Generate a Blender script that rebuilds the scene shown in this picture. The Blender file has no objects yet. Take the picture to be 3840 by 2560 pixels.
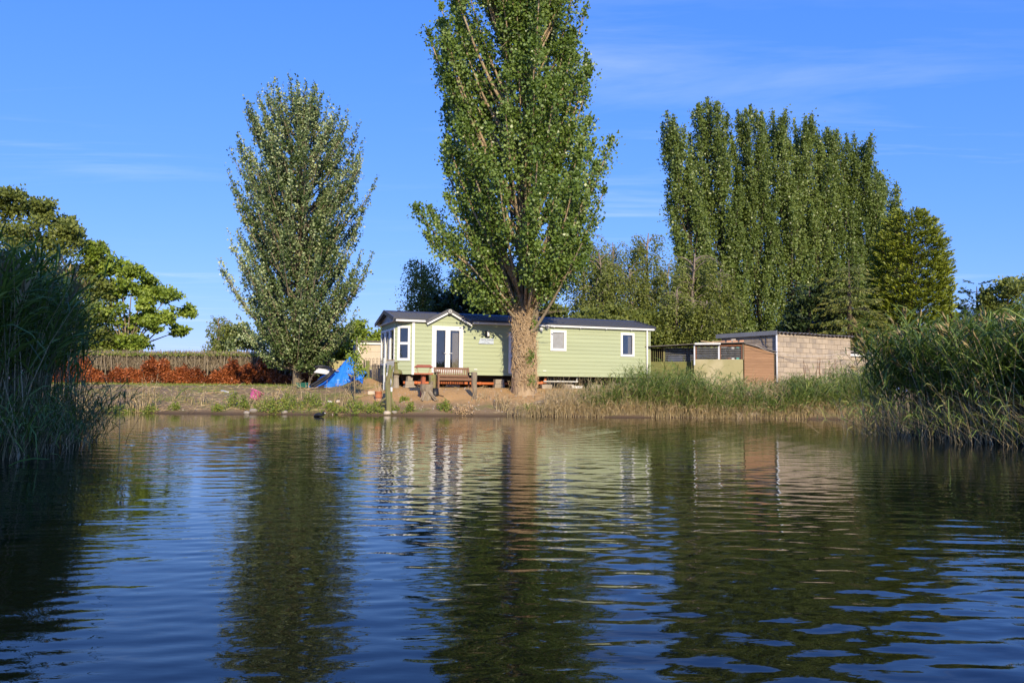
import bpy, math, random
import numpy as np
from mathutils import Matrix, Vector, Euler

# ------------------------------------------------------------------ camera, sky, sun, exposure
scene = bpy.context.scene
col = scene.collection
F = 3100.0                                   # focal length in photograph pixels (3840 wide)
CAM = Vector((0.0, 0.0, 0.95))
PITCH = math.radians(3.32)
ROLL = math.radians(0.5)
CAMR = (Matrix.Rotation(math.pi / 2 + PITCH, 3, 'X') @ Matrix.Rotation(ROLL, 3, 'Z'))
cd = bpy.data.cameras.new('camera')
cam = bpy.data.objects.new('camera', cd)
col.objects.link(cam)
cd.sensor_width = 36.0
cd.lens = 36.0 * F / 3840.0
cd.clip_start = 0.05
cd.clip_end = 6000.0
cam.location = CAM
cam.rotation_euler = CAMR.to_euler()
scene.camera = cam

SUN_EL = math.radians(25.0)
SUN_AZ = math.radians(14.0)                  # behind the camera and to its right
sun_dir = Vector((math.sin(SUN_AZ) * math.cos(SUN_EL), -math.cos(SUN_AZ) * math.cos(SUN_EL), math.sin(SUN_EL)))
world = bpy.data.worlds.new('World')
scene.world = world
world.use_nodes = True
wn, wl = world.node_tree.nodes, world.node_tree.links
wn.clear()
w_out = wn.new('ShaderNodeOutputWorld')
w_bg = wn.new('ShaderNodeBackground')
w_sky = wn.new('ShaderNodeTexSky')
w_sky.sky_type = 'NISHITA'
w_sky.sun_disc = False
w_sky.sun_elevation = SUN_EL
w_sky.sun_rotation = math.atan2(sun_dir.x, sun_dir.y)
w_sky.air_density = 1.0
w_sky.dust_density = 0.15
w_sky.ozone_density = 3.0
w_sky.altitude = 0
w_bg.inputs['Strength'].default_value = 0.13
# the photograph's own film response to the sky: a gentler curve per channel over the whole dome
w_ss = wn.new('ShaderNodeSeparateColor'); wl.new(w_sky.outputs[0], w_ss.inputs[0])
w_hs = wn.new('ShaderNodeCombineColor')
for i_, (g_, k_) in enumerate(((0.9, 0.52), (0.60, 1.20), (0.25, 4.75))):
    a_ = wn.new('ShaderNodeMath'); a_.operation = 'POWER'; a_.inputs[1].default_value = g_; wl.new(w_ss.outputs[i_], a_.inputs[0])
    b_ = wn.new('ShaderNodeMath'); b_.operation = 'MULTIPLY'; b_.inputs[1].default_value = k_; wl.new(a_.outputs[0], b_.inputs[0])
    wl.new(b_.outputs[0], w_hs.inputs[i_])
# faint cirrus: drawn on the sky's own directions (projected on a high plane)
w_tc = wn.new('ShaderNodeTexCoord')
w_sep = wn.new('ShaderNodeSeparateXYZ')
wl.new(w_tc.outputs['Generated'], w_sep.inputs[0])
def wmath(op, a, b=None, clamp=False):
    n = wn.new('ShaderNodeMath'); n.operation = op; n.use_clamp = clamp
    for i, v in enumerate((a, b)):
        if v is None: continue
        if isinstance(v, (int, float)): n.inputs[i].default_value = v
        else: wl.new(v, n.inputs[i])
    return n.outputs[0]
w_z = wmath('MAXIMUM', w_sep.outputs['Z'], 0.03)
w_u = wmath('DIVIDE', w_sep.outputs['X'], w_z)
w_v = wmath('DIVIDE', w_sep.outputs['Y'], w_z)
w_cmb = wn.new('ShaderNodeCombineXYZ')
wl.new(w_u, w_cmb.inputs[0]); wl.new(w_v, w_cmb.inputs[1])
w_map = wn.new('ShaderNodeMapping')
w_map.inputs['Rotation'].default_value = (0, 0, 0.5)
w_map.inputs['Scale'].default_value = (0.28, 1.15, 1)
wl.new(w_cmb.outputs[0], w_map.inputs[0])
w_n = wn.new('ShaderNodeTexNoise')
w_n.inputs['Scale'].default_value = 1.3; w_n.inputs['Detail'].default_value = 7; w_n.inputs['Roughness'].default_value = 0.62
w_n.inputs['Distortion'].default_value = 0.5
wl.new(w_map.outputs[0], w_n.inputs['Vector'])
w_n2 = wn.new('ShaderNodeTexNoise')
w_n2.inputs['Scale'].default_value = 0.32; w_n2.inputs['Detail'].default_value = 2
wl.new(w_cmb.outputs[0], w_n2.inputs['Vector'])
w_r1 = wn.new('ShaderNodeMapRange'); w_r1.inputs['From Min'].default_value = 0.50; w_r1.inputs['From Max'].default_value = 0.85
wl.new(w_n.outputs['Fac'], w_r1.inputs['Value'])
w_r2 = wn.new('ShaderNodeMapRange'); w_r2.inputs['From Min'].default_value = 0.46; w_r2.inputs['From Max'].default_value = 0.62
wl.new(w_n2.outputs['Fac'], w_r2.inputs['Value'])
w_fac = wmath('MULTIPLY', wmath('MULTIPLY', w_r1.outputs[0], w_r2.outputs[0]), 0.5)
w_mix = wn.new('ShaderNodeMix'); w_mix.data_type = 'RGBA'
wl.new(w_fac, w_mix.inputs['Factor'])
wl.new(w_hs.outputs[0], w_mix.inputs['A'])
w_mix.inputs['B'].default_value = (6.5, 7.0, 7.8, 1)
wl.new(w_mix.outputs['Result'], w_bg.inputs['Color'])
wl.new(w_bg.outputs[0], w_out.inputs['Surface'])

sl = bpy.data.lights.new('sun', 'SUN')
sl.energy = 4.6
sl.angle = math.radians(0.53)
sl.color = (1.0, 0.86, 0.62)
sun = bpy.data.objects.new('sun', sl)
col.objects.link(sun)
sun.rotation_euler = (-sun_dir).to_track_quat('-Z', 'Y').to_euler()
sun.location = (10, -40, 30)

scene.render.engine = 'CYCLES'
scene.view_settings.view_transform = 'Standard'
scene.view_settings.look = 'None'
scene.view_settings.exposure = 0.35
scene.view_settings.gamma = 1.0
scene.view_settings.use_curve_mapping = False
cy = scene.cycles
cy.max_bounces = 6; cy.diffuse_bounces = 3; cy.glossy_bounces = 3; cy.transmission_bounces = 4
cy.transparent_max_bounces = 8
cy.caustics_reflective = False; cy.caustics_refractive = False
cy.sample_clamp_indirect = 6.0
cy.use_denoising = True

# ------------------------------------------------------------------ helpers
def ray(px, py):
    return (CAMR @ Vector(((px - 1920) / F, -(py - 1280) / F, -1.0))).normalized()
def P(px, py, Y):
    """point on the line of sight of photo pixel (px, py) at distance Y in front of the camera"""
    d = ray(px, py)
    return CAM + d * (Y / d.y)

def lerp(a, b, t): return a + (b - a) * t
def smooth(t):
    t = max(0.0, min(1.0, t)); return t * t * (3 - 2 * t)

class MB:
    """collects polygons, then becomes one mesh object"""
    def __init__(s): s.v = []; s.f = []; s.m = Matrix.Identity(4); s.mi = []; s.cur = 0
    def _add(s, vs, fs):
        o = len(s.v)
        s.v += [tuple(s.m @ Vector(p)) for p in vs]
        s.f += [tuple(i + o for i in f) for f in fs]
        s.mi += [s.cur] * len(fs)
        return s
    def poly(s, vs, fs): return s._add(vs, fs)
    def box(s, x0, x1, y0, y1, z0, z1):
        return s._add([(x0,y0,z0),(x1,y0,z0),(x1,y1,z0),(x0,y1,z0),(x0,y0,z1),(x1,y0,z1),(x1,y1,z1),(x0,y1,z1)],
                      [(3,2,1,0),(4,5,6,7),(0,1,5,4),(1,2,6,5),(2,3,7,6),(3,0,4,7)])
    def cbox(s, c, size, rot=None):
        """box from centre and size, edges slightly chamfered through an inset ring"""
        m = s.m; s.m = m @ Matrix.Translation(c) @ (rot.to_matrix().to_4x4() if rot else Matrix.Identity(4))
        a, b, d = [k / 2 for k in size]; s.box(-a, a, -b, b, -d, d); s.m = m; return s
    def bar(s, p, q, w, h, up=(0, 0, 1)):
        p, q = Vector(p), Vector(q); d = (q - p); L = d.length; d.normalize()
        u = Vector(up); x = d.cross(u)
        if x.length < 1e-4: x = d.cross(Vector((1, 0, 0)))
        x.normalize(); z = x.cross(d)
        vs = [c + x * (sx * w / 2) + z * (sz * h / 2) for c in (p, q) for sx, sz in ((-1,-1),(1,-1),(1,1),(-1,1))]
        return s._add(vs, [(0,3,2,1),(4,5,6,7),(0,1,5,4),(1,2,6,5),(2,3,7,6),(3,0,4,7)])
    def tube(s, pts, rad, n=6, cap=True, rough=0.0, rng=None):
        pts = [Vector(p) for p in pts]; k = len(pts)
        if not hasattr(rad, '__len__'): rad = [rad] * k
        vs, fs = [], []
        ref = Vector((0.31, 0.95, 0.05))
        for i, p in enumerate(pts):
            d = (pts[min(i + 1, k - 1)] - pts[max(i - 1, 0)])
            if d.length < 1e-9: d = Vector((0, 0, 1))
            d.normalize()
            x = d.cross(ref)
            if x.length < 0.1: x = d.cross(Vector((1, 0, 0)))
            x.normalize(); y = d.cross(x)
            for j in range(n):
                a = 2 * math.pi * j / n
                r = rad[i] * (1 + (rng.uniform(-rough, rough) if rough else 0))
                vs.append(p + (x * math.cos(a) + y * math.sin(a)) * r)
        for i in range(k - 1):
            for j in range(n):
                a, b = i * n + j, i * n + (j + 1) % n
                fs.append((a, b, b + n, a + n))
        if cap:
            fs.append(tuple(range(n - 1, -1, -1))); fs.append(tuple((k - 1) * n + j for j in range(n)))
        return s._add(vs, fs)
    def lathe(s, prof, n=16, c=(0, 0, 0)):
        vs, fs = [], []
        for r, z in prof:
            for j in range(n):
                a = 2 * math.pi * j / n
                vs.append((c[0] + r * math.cos(a), c[1] + r * math.sin(a), c[2] + z))
        for i in range(len(prof) - 1):
            for j in range(n):
                a, b = i * n + j, i * n + (j + 1) % n
                fs.append((a, b, b + n, a + n))
        if prof[0][0] > 1e-5: fs.append(tuple(range(n - 1, -1, -1)))
        if prof[-1][0] > 1e-5: fs.append(tuple((len(prof) - 1) * n + j for j in range(n)))
        return s._add(vs, fs)
    def prism(s, poly, y0, y1):
        """polygon in x,z pushed from y0 to y1"""
        n = len(poly)
        vs = [(x, y0, z) for x, z in poly] + [(x, y1, z) for x, z in poly]
        fs = [tuple(range(n)), tuple(range(2 * n - 1, n - 1, -1))] + [(i, i + n, (i + 1) % n + n, (i + 1) % n) for i in range(n)]
        return s._add(vs, fs)
    def mesh(s, name, mats, smooth_=False):
        me = bpy.data.meshes.new(name)
        me.from_pydata(s.v, [], s.f)
        for m in (mats if isinstance(mats, (list, tuple)) else [mats]): me.materials.append(m)
        if any(s.mi): me.polygons.foreach_set('material_index', s.mi)
        if smooth_: me.polygons.foreach_set('use_smooth', [True] * len(me.polygons))
        me.update()
        return me
    def build(s, name, mats, parent=None, smooth_=False, loc=None, rot=None):
        o = bpy.data.objects.new(name, s.mesh(name, mats, smooth_))
        col.objects.link(o)
        if parent is not None: o.parent = parent
        if loc is not None: o.location = loc
        if rot is not None: o.rotation_euler = rot
        return o

def bevel(o, w=0.01, seg=1):
    b = o.modifiers.new('bevel', 'BEVEL'); b.width = w; b.segments = seg; b.limit_method = 'ANGLE'
    return o

def tag(o, label, cat, group=None, kind=None):
    o['label'] = label; o['category'] = cat
    if group: o['group'] = group
    if kind: o['kind'] = kind
    return o
def thing(name, label, cat, loc=(0, 0, 0), rz=0.0, group=None):
    o = bpy.data.objects.new(name, None); col.objects.link(o)
    o.empty_display_size = 0.2
    o.location = loc; o.rotation_euler = (0, 0, rz)
    return tag(o, label, cat, group)

def npmesh(name, v, quads, tris=None, mats=(), mat_q=None, mat_t=None, attr=None, smooth_=False):
    """mesh from numpy arrays; attr = per-vertex float 'rnd'"""
    me = bpy.data.meshes.new(name)
    nq = len(quads) if quads is not None else 0
    nt = len(tris) if tris is not None else 0
    me.vertices.add(len(v)); me.vertices.foreach_set('co', np.asarray(v, dtype=np.float32).ravel())
    loops = np.concatenate([np.asarray(a, dtype=np.int32).ravel() for a in (quads, tris) if a is not None and len(a)])
    me.loops.add(len(loops)); me.loops.foreach_set('vertex_index', loops)
    me.polygons.add(nq + nt)
    ls = np.concatenate([np.arange(nq) * 4, nq * 4 + np.arange(nt) * 3]).astype(np.int32)
    me.polygons.foreach_set('loop_start', ls)
    mi = np.zeros(nq + nt, dtype=np.int32)
    if mat_q is not None and nq: mi[:nq] = mat_q
    if mat_t is not None and nt: mi[nq:] = mat_t
    for m in mats: me.materials.append(m)
    me.polygons.foreach_set('material_index', mi)
    if smooth_: me.polygons.foreach_set('use_smooth', np.ones(nq + nt, dtype=bool))
    me.update(calc_edges=True)
    if attr is not None:
        a = me.attributes.new('rnd', 'FLOAT', 'POINT'); a.data.foreach_set('value', np.asarray(attr, dtype=np.float32))
    return me
def npobj(me, name, parent=None, loc=None):
    o = bpy.data.objects.new(name, me); col.objects.link(o)
    if parent is not None: o.parent = parent
    if loc is not None: o.location = loc
    return o

# ------------------------------------------------------------------ materials
def mat(name, c1, c2=None, scale=6.0, rough=0.7, bump=0.0, bscale=None, stretch=(1, 1, 1), rand=0.0, metal=0.0, spec=0.4,
        c3=None, s3=1.5, f3=(0.5, 0.65), detail=6, bdist=0.02):
    m = bpy.data.materials.new(name); m.use_nodes = True
    n, l = m.node_tree.nodes, m.node_tree.links
    b = n['Principled BSDF']
    b.inputs['Roughness'].default_value = rough; b.inputs['Metallic'].default_value = metal
    b.inputs['Specular IOR Level'].default_value = spec
    tc = n.new('ShaderNodeTexCoord'); mp = n.new('ShaderNodeMapping'); mp.inputs['Scale'].default_value = stretch
    l.new(tc.outputs['Object'], mp.inputs[0])
    oi = n.new('ShaderNodeObjectInfo')
    add = n.new('ShaderNodeVectorMath'); add.operation = 'ADD'
    sc_ = n.new('ShaderNodeVectorMath'); sc_.operation = 'SCALE'; sc_.inputs['Scale'].default_value = 37.0
    cx = n.new('ShaderNodeCombineXYZ')
    for i in range(3): l.new(oi.outputs['Random'], cx.inputs[i])
    l.new(cx.outputs[0], sc_.inputs[0]); l.new(mp.outputs[0], add.inputs[0]); l.new(sc_.outputs[0], add.inputs[1])
    out = None
    c2 = c2 or tuple(k * 0.75 for k in c1)
    nz = n.new('ShaderNodeTexNoise'); nz.inputs['Scale'].default_value = scale; nz.inputs['Detail'].default_value = detail
    nz.inputs['Roughness'].default_value = 0.65
    l.new(add.outputs[0], nz.inputs['Vector'])
    mr = n.new('ShaderNodeMapRange'); mr.inputs['From Min'].default_value = 0.32; mr.inputs['From Max'].default_value = 0.68
    l.new(nz.outputs['Fac'], mr.inputs['Value'])
    mx = n.new('ShaderNodeMix'); mx.data_type = 'RGBA'
    mx.inputs['A'].default_value = (*c1, 1); mx.inputs['B'].default_value = (*c2, 1)
    l.new(mr.outputs[0], mx.inputs['Factor']); out = mx.outputs['Result']
    if c3:
        n3 = n.new('ShaderNodeTexNoise'); n3.inputs['Scale'].default_value = s3; n3.inputs['Detail'].default_value = 5
        l.new(add.outputs[0], n3.inputs['Vector'])
        r3 = n.new('ShaderNodeMapRange'); r3.inputs['From Min'].default_value = f3[0]; r3.inputs['From Max'].default_value = f3[1]
        l.new(n3.outputs['Fac'], r3.inputs['Value'])
        m3 = n.new('ShaderNodeMix'); m3.data_type = 'RGBA'; m3.inputs['B'].default_value = (*c3, 1)
        l.new(r3.outputs[0], m3.inputs['Factor']); l.new(out, m3.inputs['A']); out = m3.outputs['Result']
    if rand:
        rr = n.new('ShaderNodeMapRange'); rr.inputs['To Min'].default_value = 1 - rand; rr.inputs['To Max'].default_value = 1 + rand
        l.new(oi.outputs['Random'], rr.inputs['Value'])
        hv = n.new('ShaderNodeHueSaturation'); l.new(rr.outputs[0], hv.inputs['Value']); l.new(out, hv.inputs['Color']); out = hv.outputs[0]
    l.new(out, b.inputs['Base Color'])
    if bump:
        bn = n.new('ShaderNodeTexNoise'); bn.inputs['Scale'].default_value = bscale or scale * 4; bn.inputs['Detail'].default_value = 5
        l.new(add.outputs[0], bn.inputs['Vector'])
        bp = n.new('ShaderNodeBump'); bp.inputs['Strength'].default_value = min(1.0, bump); bp.inputs['Distance'].default_value = bdist
        l.new(bn.outputs['Fac'], bp.inputs['Height']); l.new(bp.outputs[0], b.inputs['Normal'])
    return m

def leaf_mat(name, stops, trans=0.3, rough=0.45, tint=(1.25, 1.25, 0.6), spec=0.35, gain=(1.85, 1.78, 1.2)):
    """stops: list of (pos, colour) looked up by the leaf's own random number"""
    m = bpy.data.materials.new(name); m.use_nodes = True
    n, l = m.node_tree.nodes, m.node_tree.links
    b = n['Principled BSDF']; out = n['Material Output']
    b.inputs['Roughness'].default_value = rough; b.inputs['Specular IOR Level'].default_value = spec
    at = n.new('ShaderNodeAttribute'); at.attribute_name = 'rnd'
    cr = n.new('ShaderNodeValToRGB')
    el = cr.color_ramp.elements
    while len(el) < len(stops): el.new(0.5)
    for e, (p_, c) in zip(el, stops): e.position = p_; e.color = (*[k * g_ for k, g_ in zip(c, gain)], 1)
    l.new(at.outputs['Fac'], cr.inputs[0])
    l.new(cr.outputs[0], b.inputs['Base Color'])
    t = n.new('ShaderNodeBsdfTranslucent')
    tm = n.new('ShaderNodeMix'); tm.data_type = 'RGBA'; tm.blend_type = 'MULTIPLY'; tm.inputs['Factor'].default_value = 1
    tm.inputs['B'].default_value = (*tint, 1); l.new(cr.outputs[0], tm.inputs['A']); l.new(tm.outputs['Result'], t.inputs['Color'])
    ms = n.new('ShaderNodeMixShader'); ms.inputs[0].default_value = trans
    l.new(b.outputs[0], ms.inputs[1]); l.new(t.outputs[0], ms.inputs[2]); l.new(ms.outputs[0], out.inputs['Surface'])
    return m

def glass_mat(name, tint=(0.85, 0.88, 0.9)):
    m = bpy.data.materials.new(name); m.use_nodes = True
    n, l = m.node_tree.nodes, m.node_tree.links
    n.remove(n['Principled BSDF']); out = n['Material Output']
    g = n.new('ShaderNodeBsdfGlossy'); g.inputs['Roughness'].default_value = 0.02
    t = n.new('ShaderNodeBsdfTransparent'); t.inputs['Color'].default_value = (*tint, 1)
    fr = n.new('ShaderNodeFresnel'); fr.inputs['IOR'].default_value = 1.9
    ms = n.new('ShaderNodeMixShader'); l.new(fr.outputs[0], ms.inputs[0]); l.new(t.outputs[0], ms.inputs[1]); l.new(g.outputs[0], ms.inputs[2])
    l.new(ms.outputs[0], out.inputs['Surface'])
    return m

M = {}
M['sage'] = mat('sage_cladding', (0.385, 0.43, 0.265), (0.36, 0.405, 0.245), scale=1.5, rough=0.55, rand=0.04, stretch=(0.4, 1, 3), spec=0.3, c3=(0.34, 0.365, 0.22), s3=.8, f3=(.55, .8))
M['white'] = mat('white_upvc', (0.80, 0.80, 0.78), (0.74, 0.74, 0.72), scale=3, rough=0.35)
M['roof'] = mat('roof_metal', (0.055, 0.058, 0.072), (0.04, 0.042, 0.055), scale=5, rough=0.38, spec=0.5)
M['verge'] = mat('roof_verge', (0.10, 0.10, 0.115), (0.08, 0.08, 0.09), rough=0.4)
M['soffit'] = mat('soffit', (0.55, 0.55, 0.54), rough=0.6)
M['inside'] = mat('room_wall', (0.55, 0.46, 0.36), (0.5, 0.42, 0.33), rough=0.8)
M['inside_dark'] = mat('room_floor', (0.16, 0.11, 0.08), rough=0.6)
M['curtain'] = mat('curtain', (0.55, 0.45, 0.34), (0.42, 0.33, 0.24), scale=12, stretch=(6, 6, 0.3), rough=0.9)
M['glass'] = glass_mat('window_glass')
M['obscure'] = mat('obscure_glass', (0.34, 0.35, 0.37), (0.27, 0.27, 0.27), scale=5, rough=0.3)
M['black'] = mat('black_plastic', (0.018, 0.018, 0.02), (0.012, 0.012, 0.014), rough=0.45)
M['steel'] = mat('galvanised_steel', (0.42, 0.44, 0.46), (0.32, 0.34, 0.36), scale=9, rough=0.45, metal=0.4)
M['chassis'] = mat('chassis_steel', (0.03, 0.026, 0.024), (0.05, 0.03, 0.022), rough=0.7)
M['orange'] = mat('orange_drainpipe', (0.58, 0.17, 0.055), (0.5, 0.14, 0.05), scale=4, rough=0.45)
M['pvc'] = mat('white_waste_pipe', (0.72, 0.72, 0.70), rough=0.4)
M['concrete'] = mat('concrete_block', (0.40, 0.345, 0.27), (0.30, 0.25, 0.19), scale=8, rough=0.9, bump=0.5, bscale=60, rand=0.14)
M['block'] = mat('wall_block', (0.47, 0.385, 0.285), (0.41, 0.33, 0.24), scale=4, rough=0.92, bump=0.5, bscale=45, rand=0.09,
                 c3=(0.30, 0.25, 0.20), s3=1.1, f3=(0.48, 0.66))
M['mortar'] = mat('mortar', (0.26, 0.20, 0.135), (0.21, 0.16, 0.11), scale=9, rough=0.95)
M['cream'] = mat('cream_panel', (0.62, 0.52, 0.40), (0.54, 0.45, 0.35), scale=3, rough=0.85, rand=0.05)
M['asbestos'] = mat('cement_sheet', (0.21, 0.195, 0.185), (0.14, 0.125, 0.115), scale=6, rough=0.9, bump=0.3)
M['fascia'] = mat('grey_fascia', (0.26, 0.27, 0.29), (0.21, 0.22, 0.24), scale=2, rough=0.6)
M['brownwood'] = mat('brown_shiplap', (0.33, 0.19, 0.105), (0.25, 0.14, 0.075), scale=5, stretch=(0.4, 2, 5), rough=0.85, rand=0.10, bump=0.2)
M['greywood'] = mat('weathered_wood', (0.36, 0.29, 0.20), (0.20, 0.155, 0.105), scale=7, stretch=(6, 6, 0.6), rough=0.9, bump=0.6, bscale=22, rand=0.15)
M['mosswood'] = mat('mossy_wood', (0.26, 0.22, 0.11), (0.17, 0.15, 0.075), scale=7, stretch=(4, 4, 0.6), rough=0.95, bump=0.6, bscale=22, c3=(0.17, 0.19, 0.06))
M['teak'] = mat('bench_timber', (0.23, 0.115, 0.062), (0.16, 0.08, 0.045), scale=9, stretch=(1, 3, 3), rough=0.6, rand=0.12)
M['redwood'] = mat('red_stained_wood', (0.42, 0.125, 0.06), (0.34, 0.10, 0.05), scale=8, rough=0.7, bump=0.2)
M['terracotta'] = mat('terracotta', (0.52, 0.19, 0.085), (0.44, 0.15, 0.07), scale=8, rough=0.8, c3=(0.5, 0.35, 0.25), f3=(0.55, 0.75))
M['tarp'] = mat('blue_tarpaulin', (0.03, 0.22, 0.72), (0.02, 0.18, 0.64), scale=3, rough=0.36, bump=0.6, bscale=7, spec=0.5, bdist=0.05)
M['pink'] = mat('pink_plastic', (0.72, 0.13, 0.36), (0.66, 0.11, 0.32), rough=0.45)
M['green_pl'] = mat('green_plastic', (0.02, 0.13, 0.09), rough=0.4)
M['blue_pl'] = mat('blue_plastic', (0.025, 0.075, 0.30), rough=0.4)
M['teal_pl'] = mat('teal_plastic', (0.05, 0.45, 0.36), rough=0.4)
M['plinth'] = mat('lichened_render', (0.38, 0.34, 0.175), (0.33, 0.30, 0.15), scale=1.5, rough=0.9, c3=(0.47, 0.41, 0.25), s3=1.1, f3=(0.48, 0.66), bump=0.2)
M['plinth_green'] = mat('mossy_render', (0.19, 0.19, 0.06), (0.15, 0.15, 0.05), scale=2, rough=0.9)
M['galv_white'] = mat('painted_post', (0.68, 0.72, 0.78), rough=0.5)
M['wire'] = mat('galvanised_wire', (0.5, 0.5, 0.5), rough=0.4, metal=0.3)
M['rust'] = mat('rusty_frame', (0.22, 0.085, 0.04), (0.14, 0.06, 0.035), scale=8, rough=0.85)
M['rope'] = mat('washing_line', (0.62, 0.56, 0.48), rough=0.7)
M['stone'] = mat('stone', (0.36, 0.32, 0.27), (0.25, 0.21, 0.17), scale=7, rough=0.95, bump=0.5, rand=0.2)
M['brick'] = mat('broken_brick', (0.48, 0.22, 0.12), (0.40, 0.28, 0.19), scale=7, rough=0.95, bump=0.5, rand=0.25)
M['plank_pale'] = mat('pale_plank', (0.50, 0.36, 0.22), (0.40, 0.28, 0.17), scale=6, stretch=(0.5, 4, 4), rough=0.85, rand=0.2)
M['iron'] = mat('wrought_iron', (0.045, 0.043, 0.042), (0.07, 0.05, 0.04), rough=0.6)
M['letter'] = mat('dark_lettering', (0.09, 0.11, 0.15), rough=0.5)
M['plaque'] = mat('silver_plaque', (0.50, 0.56, 0.64), (0.46, 0.52, 0.60), rough=0.35)
M['bark'] = mat('poplar_bark', (0.48, 0.35, 0.215), (0.28, 0.20, 0.12), scale=3.5, stretch=(2.2, 2.2, 0.5), rough=0.95, bump=1.0, bscale=7, detail=10, c3=(0.47, 0.37, 0.245), s3=1.0, bdist=0.10)
M['bark_grey'] = mat('pale_bark', (0.30, 0.245, 0.165), (0.19, 0.15, 0.10), scale=4, stretch=(3, 3, 0.8), rough=0.95, bump=0.6, bscale=14)
M['bark_dark'] = mat('dark_bark', (0.10, 0.075, 0.05), (0.06, 0.045, 0.03), scale=5, stretch=(3, 3, 0.7), rough=0.95, bump=0.6)
M['bark_birch'] = mat('birch_bark', (0.30, 0.245, 0.19), (0.12, 0.09, 0.07), scale=3, stretch=(1.2, 1.2, 2.5), rough=0.9)
M['vine'] = mat('dead_ivy_stem', (0.50, 0.365, 0.215), (0.34, 0.24, 0.14), scale=10, rough=0.95, rand=0.1)
M['drytwig'] = leaf_mat('dry_twig', [(0, (0.26, 0.17, 0.09)), (0.5, (0.38, 0.27, 0.15)), (1, (0.48, 0.37, 0.22))], trans=0.0, gain=(1.25, 1.22, 1.2))
# foliage
M['lf_poplar'] = leaf_mat('poplar_leaf', [(0, (0.050, 0.085, 0.020)), (0.5, (0.088, 0.138, 0.038)), (0.9, (0.118, 0.168, 0.055)), (1, (0.14, 0.19, 0.08))], rough=0.38, spec=0.5)
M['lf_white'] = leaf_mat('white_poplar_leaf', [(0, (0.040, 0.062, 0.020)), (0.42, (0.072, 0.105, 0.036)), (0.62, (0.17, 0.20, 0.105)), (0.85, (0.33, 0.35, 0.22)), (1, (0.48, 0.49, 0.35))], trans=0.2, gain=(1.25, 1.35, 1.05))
M['lf_row'] = leaf_mat('far_poplar_leaf', [(0, (0.048, 0.072, 0.022)), (0.5, (0.085, 0.122, 0.040)), (0.92, (0.118, 0.155, 0.055)), (1, (0.14, 0.175, 0.075))], rough=0.4, spec=0.45)
M['lf_birch'] = leaf_mat('birch_leaf', [(0, (0.055, 0.072, 0.022)), (0.5, (0.095, 0.118, 0.035)), (1, (0.145, 0.165, 0.06))])
M['lf_ash'] = leaf_mat('bright_leaf', [(0, (0.06, 0.095, 0.018)), (0.5, (0.12, 0.17, 0.03)), (1, (0.19, 0.24, 0.06))])
M['lf_broad'] = leaf_mat('broad_leaf', [(0, (0.045, 0.062, 0.018)), (0.5, (0.085, 0.108, 0.032)), (1, (0.14, 0.16, 0.055))])
M['lf_golden'] = leaf_mat('golden_conifer_leaf', [(0, (0.04, 0.06, 0.010)), (0.5, (0.10, 0.13, 0.016)), (1, (0.17, 0.19, 0.028))], trans=0.15)
M['lf_spruce'] = leaf_mat('spruce_needle', [(0, (0.035, 0.05, 0.014)), (0.5, (0.075, 0.09, 0.025)), (1, (0.13, 0.125, 0.04))], trans=0.1)
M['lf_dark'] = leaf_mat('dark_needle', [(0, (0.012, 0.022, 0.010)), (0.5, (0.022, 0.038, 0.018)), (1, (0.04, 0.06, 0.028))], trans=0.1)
M['lf_dead'] = leaf_mat('dead_conifer_leaf', [(0, (0.12, 0.035, 0.014)), (0.5, (0.34, 0.098, 0.030)), (1, (0.50, 0.17, 0.055))], trans=0.15, tint=(1.1, 0.9, 0.7), gain=(1, 1, 1))
M['lf_weed'] = leaf_mat('weed_leaf', [(0, (0.07, 0.11, 0.02)), (0.5, (0.13, 0.18, 0.035)), (0.85, (0.19, 0.22, 0.06)), (1, (0.28, 0.23, 0.10))], gain=(1.6, 1.55, 1.1))
M['reed_leaf'] = leaf_mat('reed_leaf', [(0, (0.035, 0.060, 0.018)), (0.45, (0.075, 0.118, 0.035)), (0.85, (0.125, 0.175, 0.055)), (1, (0.22, 0.24, 0.09))], trans=0.3, rough=0.5)
M['reed_stem'] = leaf_mat('reed_stem', [(0, (0.07, 0.09, 0.03)), (0.5, (0.20, 0.16, 0.07)), (1, (0.60, 0.47, 0.26))], trans=0.0, gain=(1, 1, 1))
M['reed_dry'] = leaf_mat('dry_reed', [(0, (0.30, 0.20, 0.09)), (0.5, (0.50, 0.36, 0.18)), (1, (0.66, 0.52, 0.31))], trans=0.1, gain=(1.05, 1.05, 1.0))
# ------------------------------------------------------------------ ground and water
rng = np.random.default_rng(7)
R = random.Random(11)

def edge_y(x):                               # far shore line
    return 29.25 + 0.16 * math.sin(x * 0.9 + 1.0) + 0.09 * math.sin(x * 2.7) + 0.05 * math.sin(x * 6.1 + 2)
def top_w(x):                                # width of the sloping bank
    if x < -6.5: return 5.2
    if x < -4.5: return lerp(5.2, 3.3, smooth((x + 6.5) / 2))
    if x < -1.2: return 3.3
    return lerp(3.3, 5.4, smooth((x + 1.2) / 1.6))
PROF = [(-1.0, -0.9), (-0.08, -0.25), (0.0, 0.0), (0.05, 0.12), (0.30, 0.40), (0.55, 0.66), (0.8, 0.86), (1.0, 0.97), (1.4, 1.0)]
def prof(u):
    if u <= PROF[0][0]: return PROF[0][1]
    for (a, za), (b, zb) in zip(PROF, PROF[1:]):
        if u <= b: return lerp(za, zb, (u - a) / (b - a))
    return 1.0
def left_x(y):
    return -6.75 - 0.30 * (y - 11) if y < 16.5 else -8.4 - 4.0 * (y - 16.5)
def right_x(y):
    return 9.4 - 0.29 * (y - 15.4) if y < 19.4 else 8.24 + 2.6 * (y - 19.4)
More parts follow.
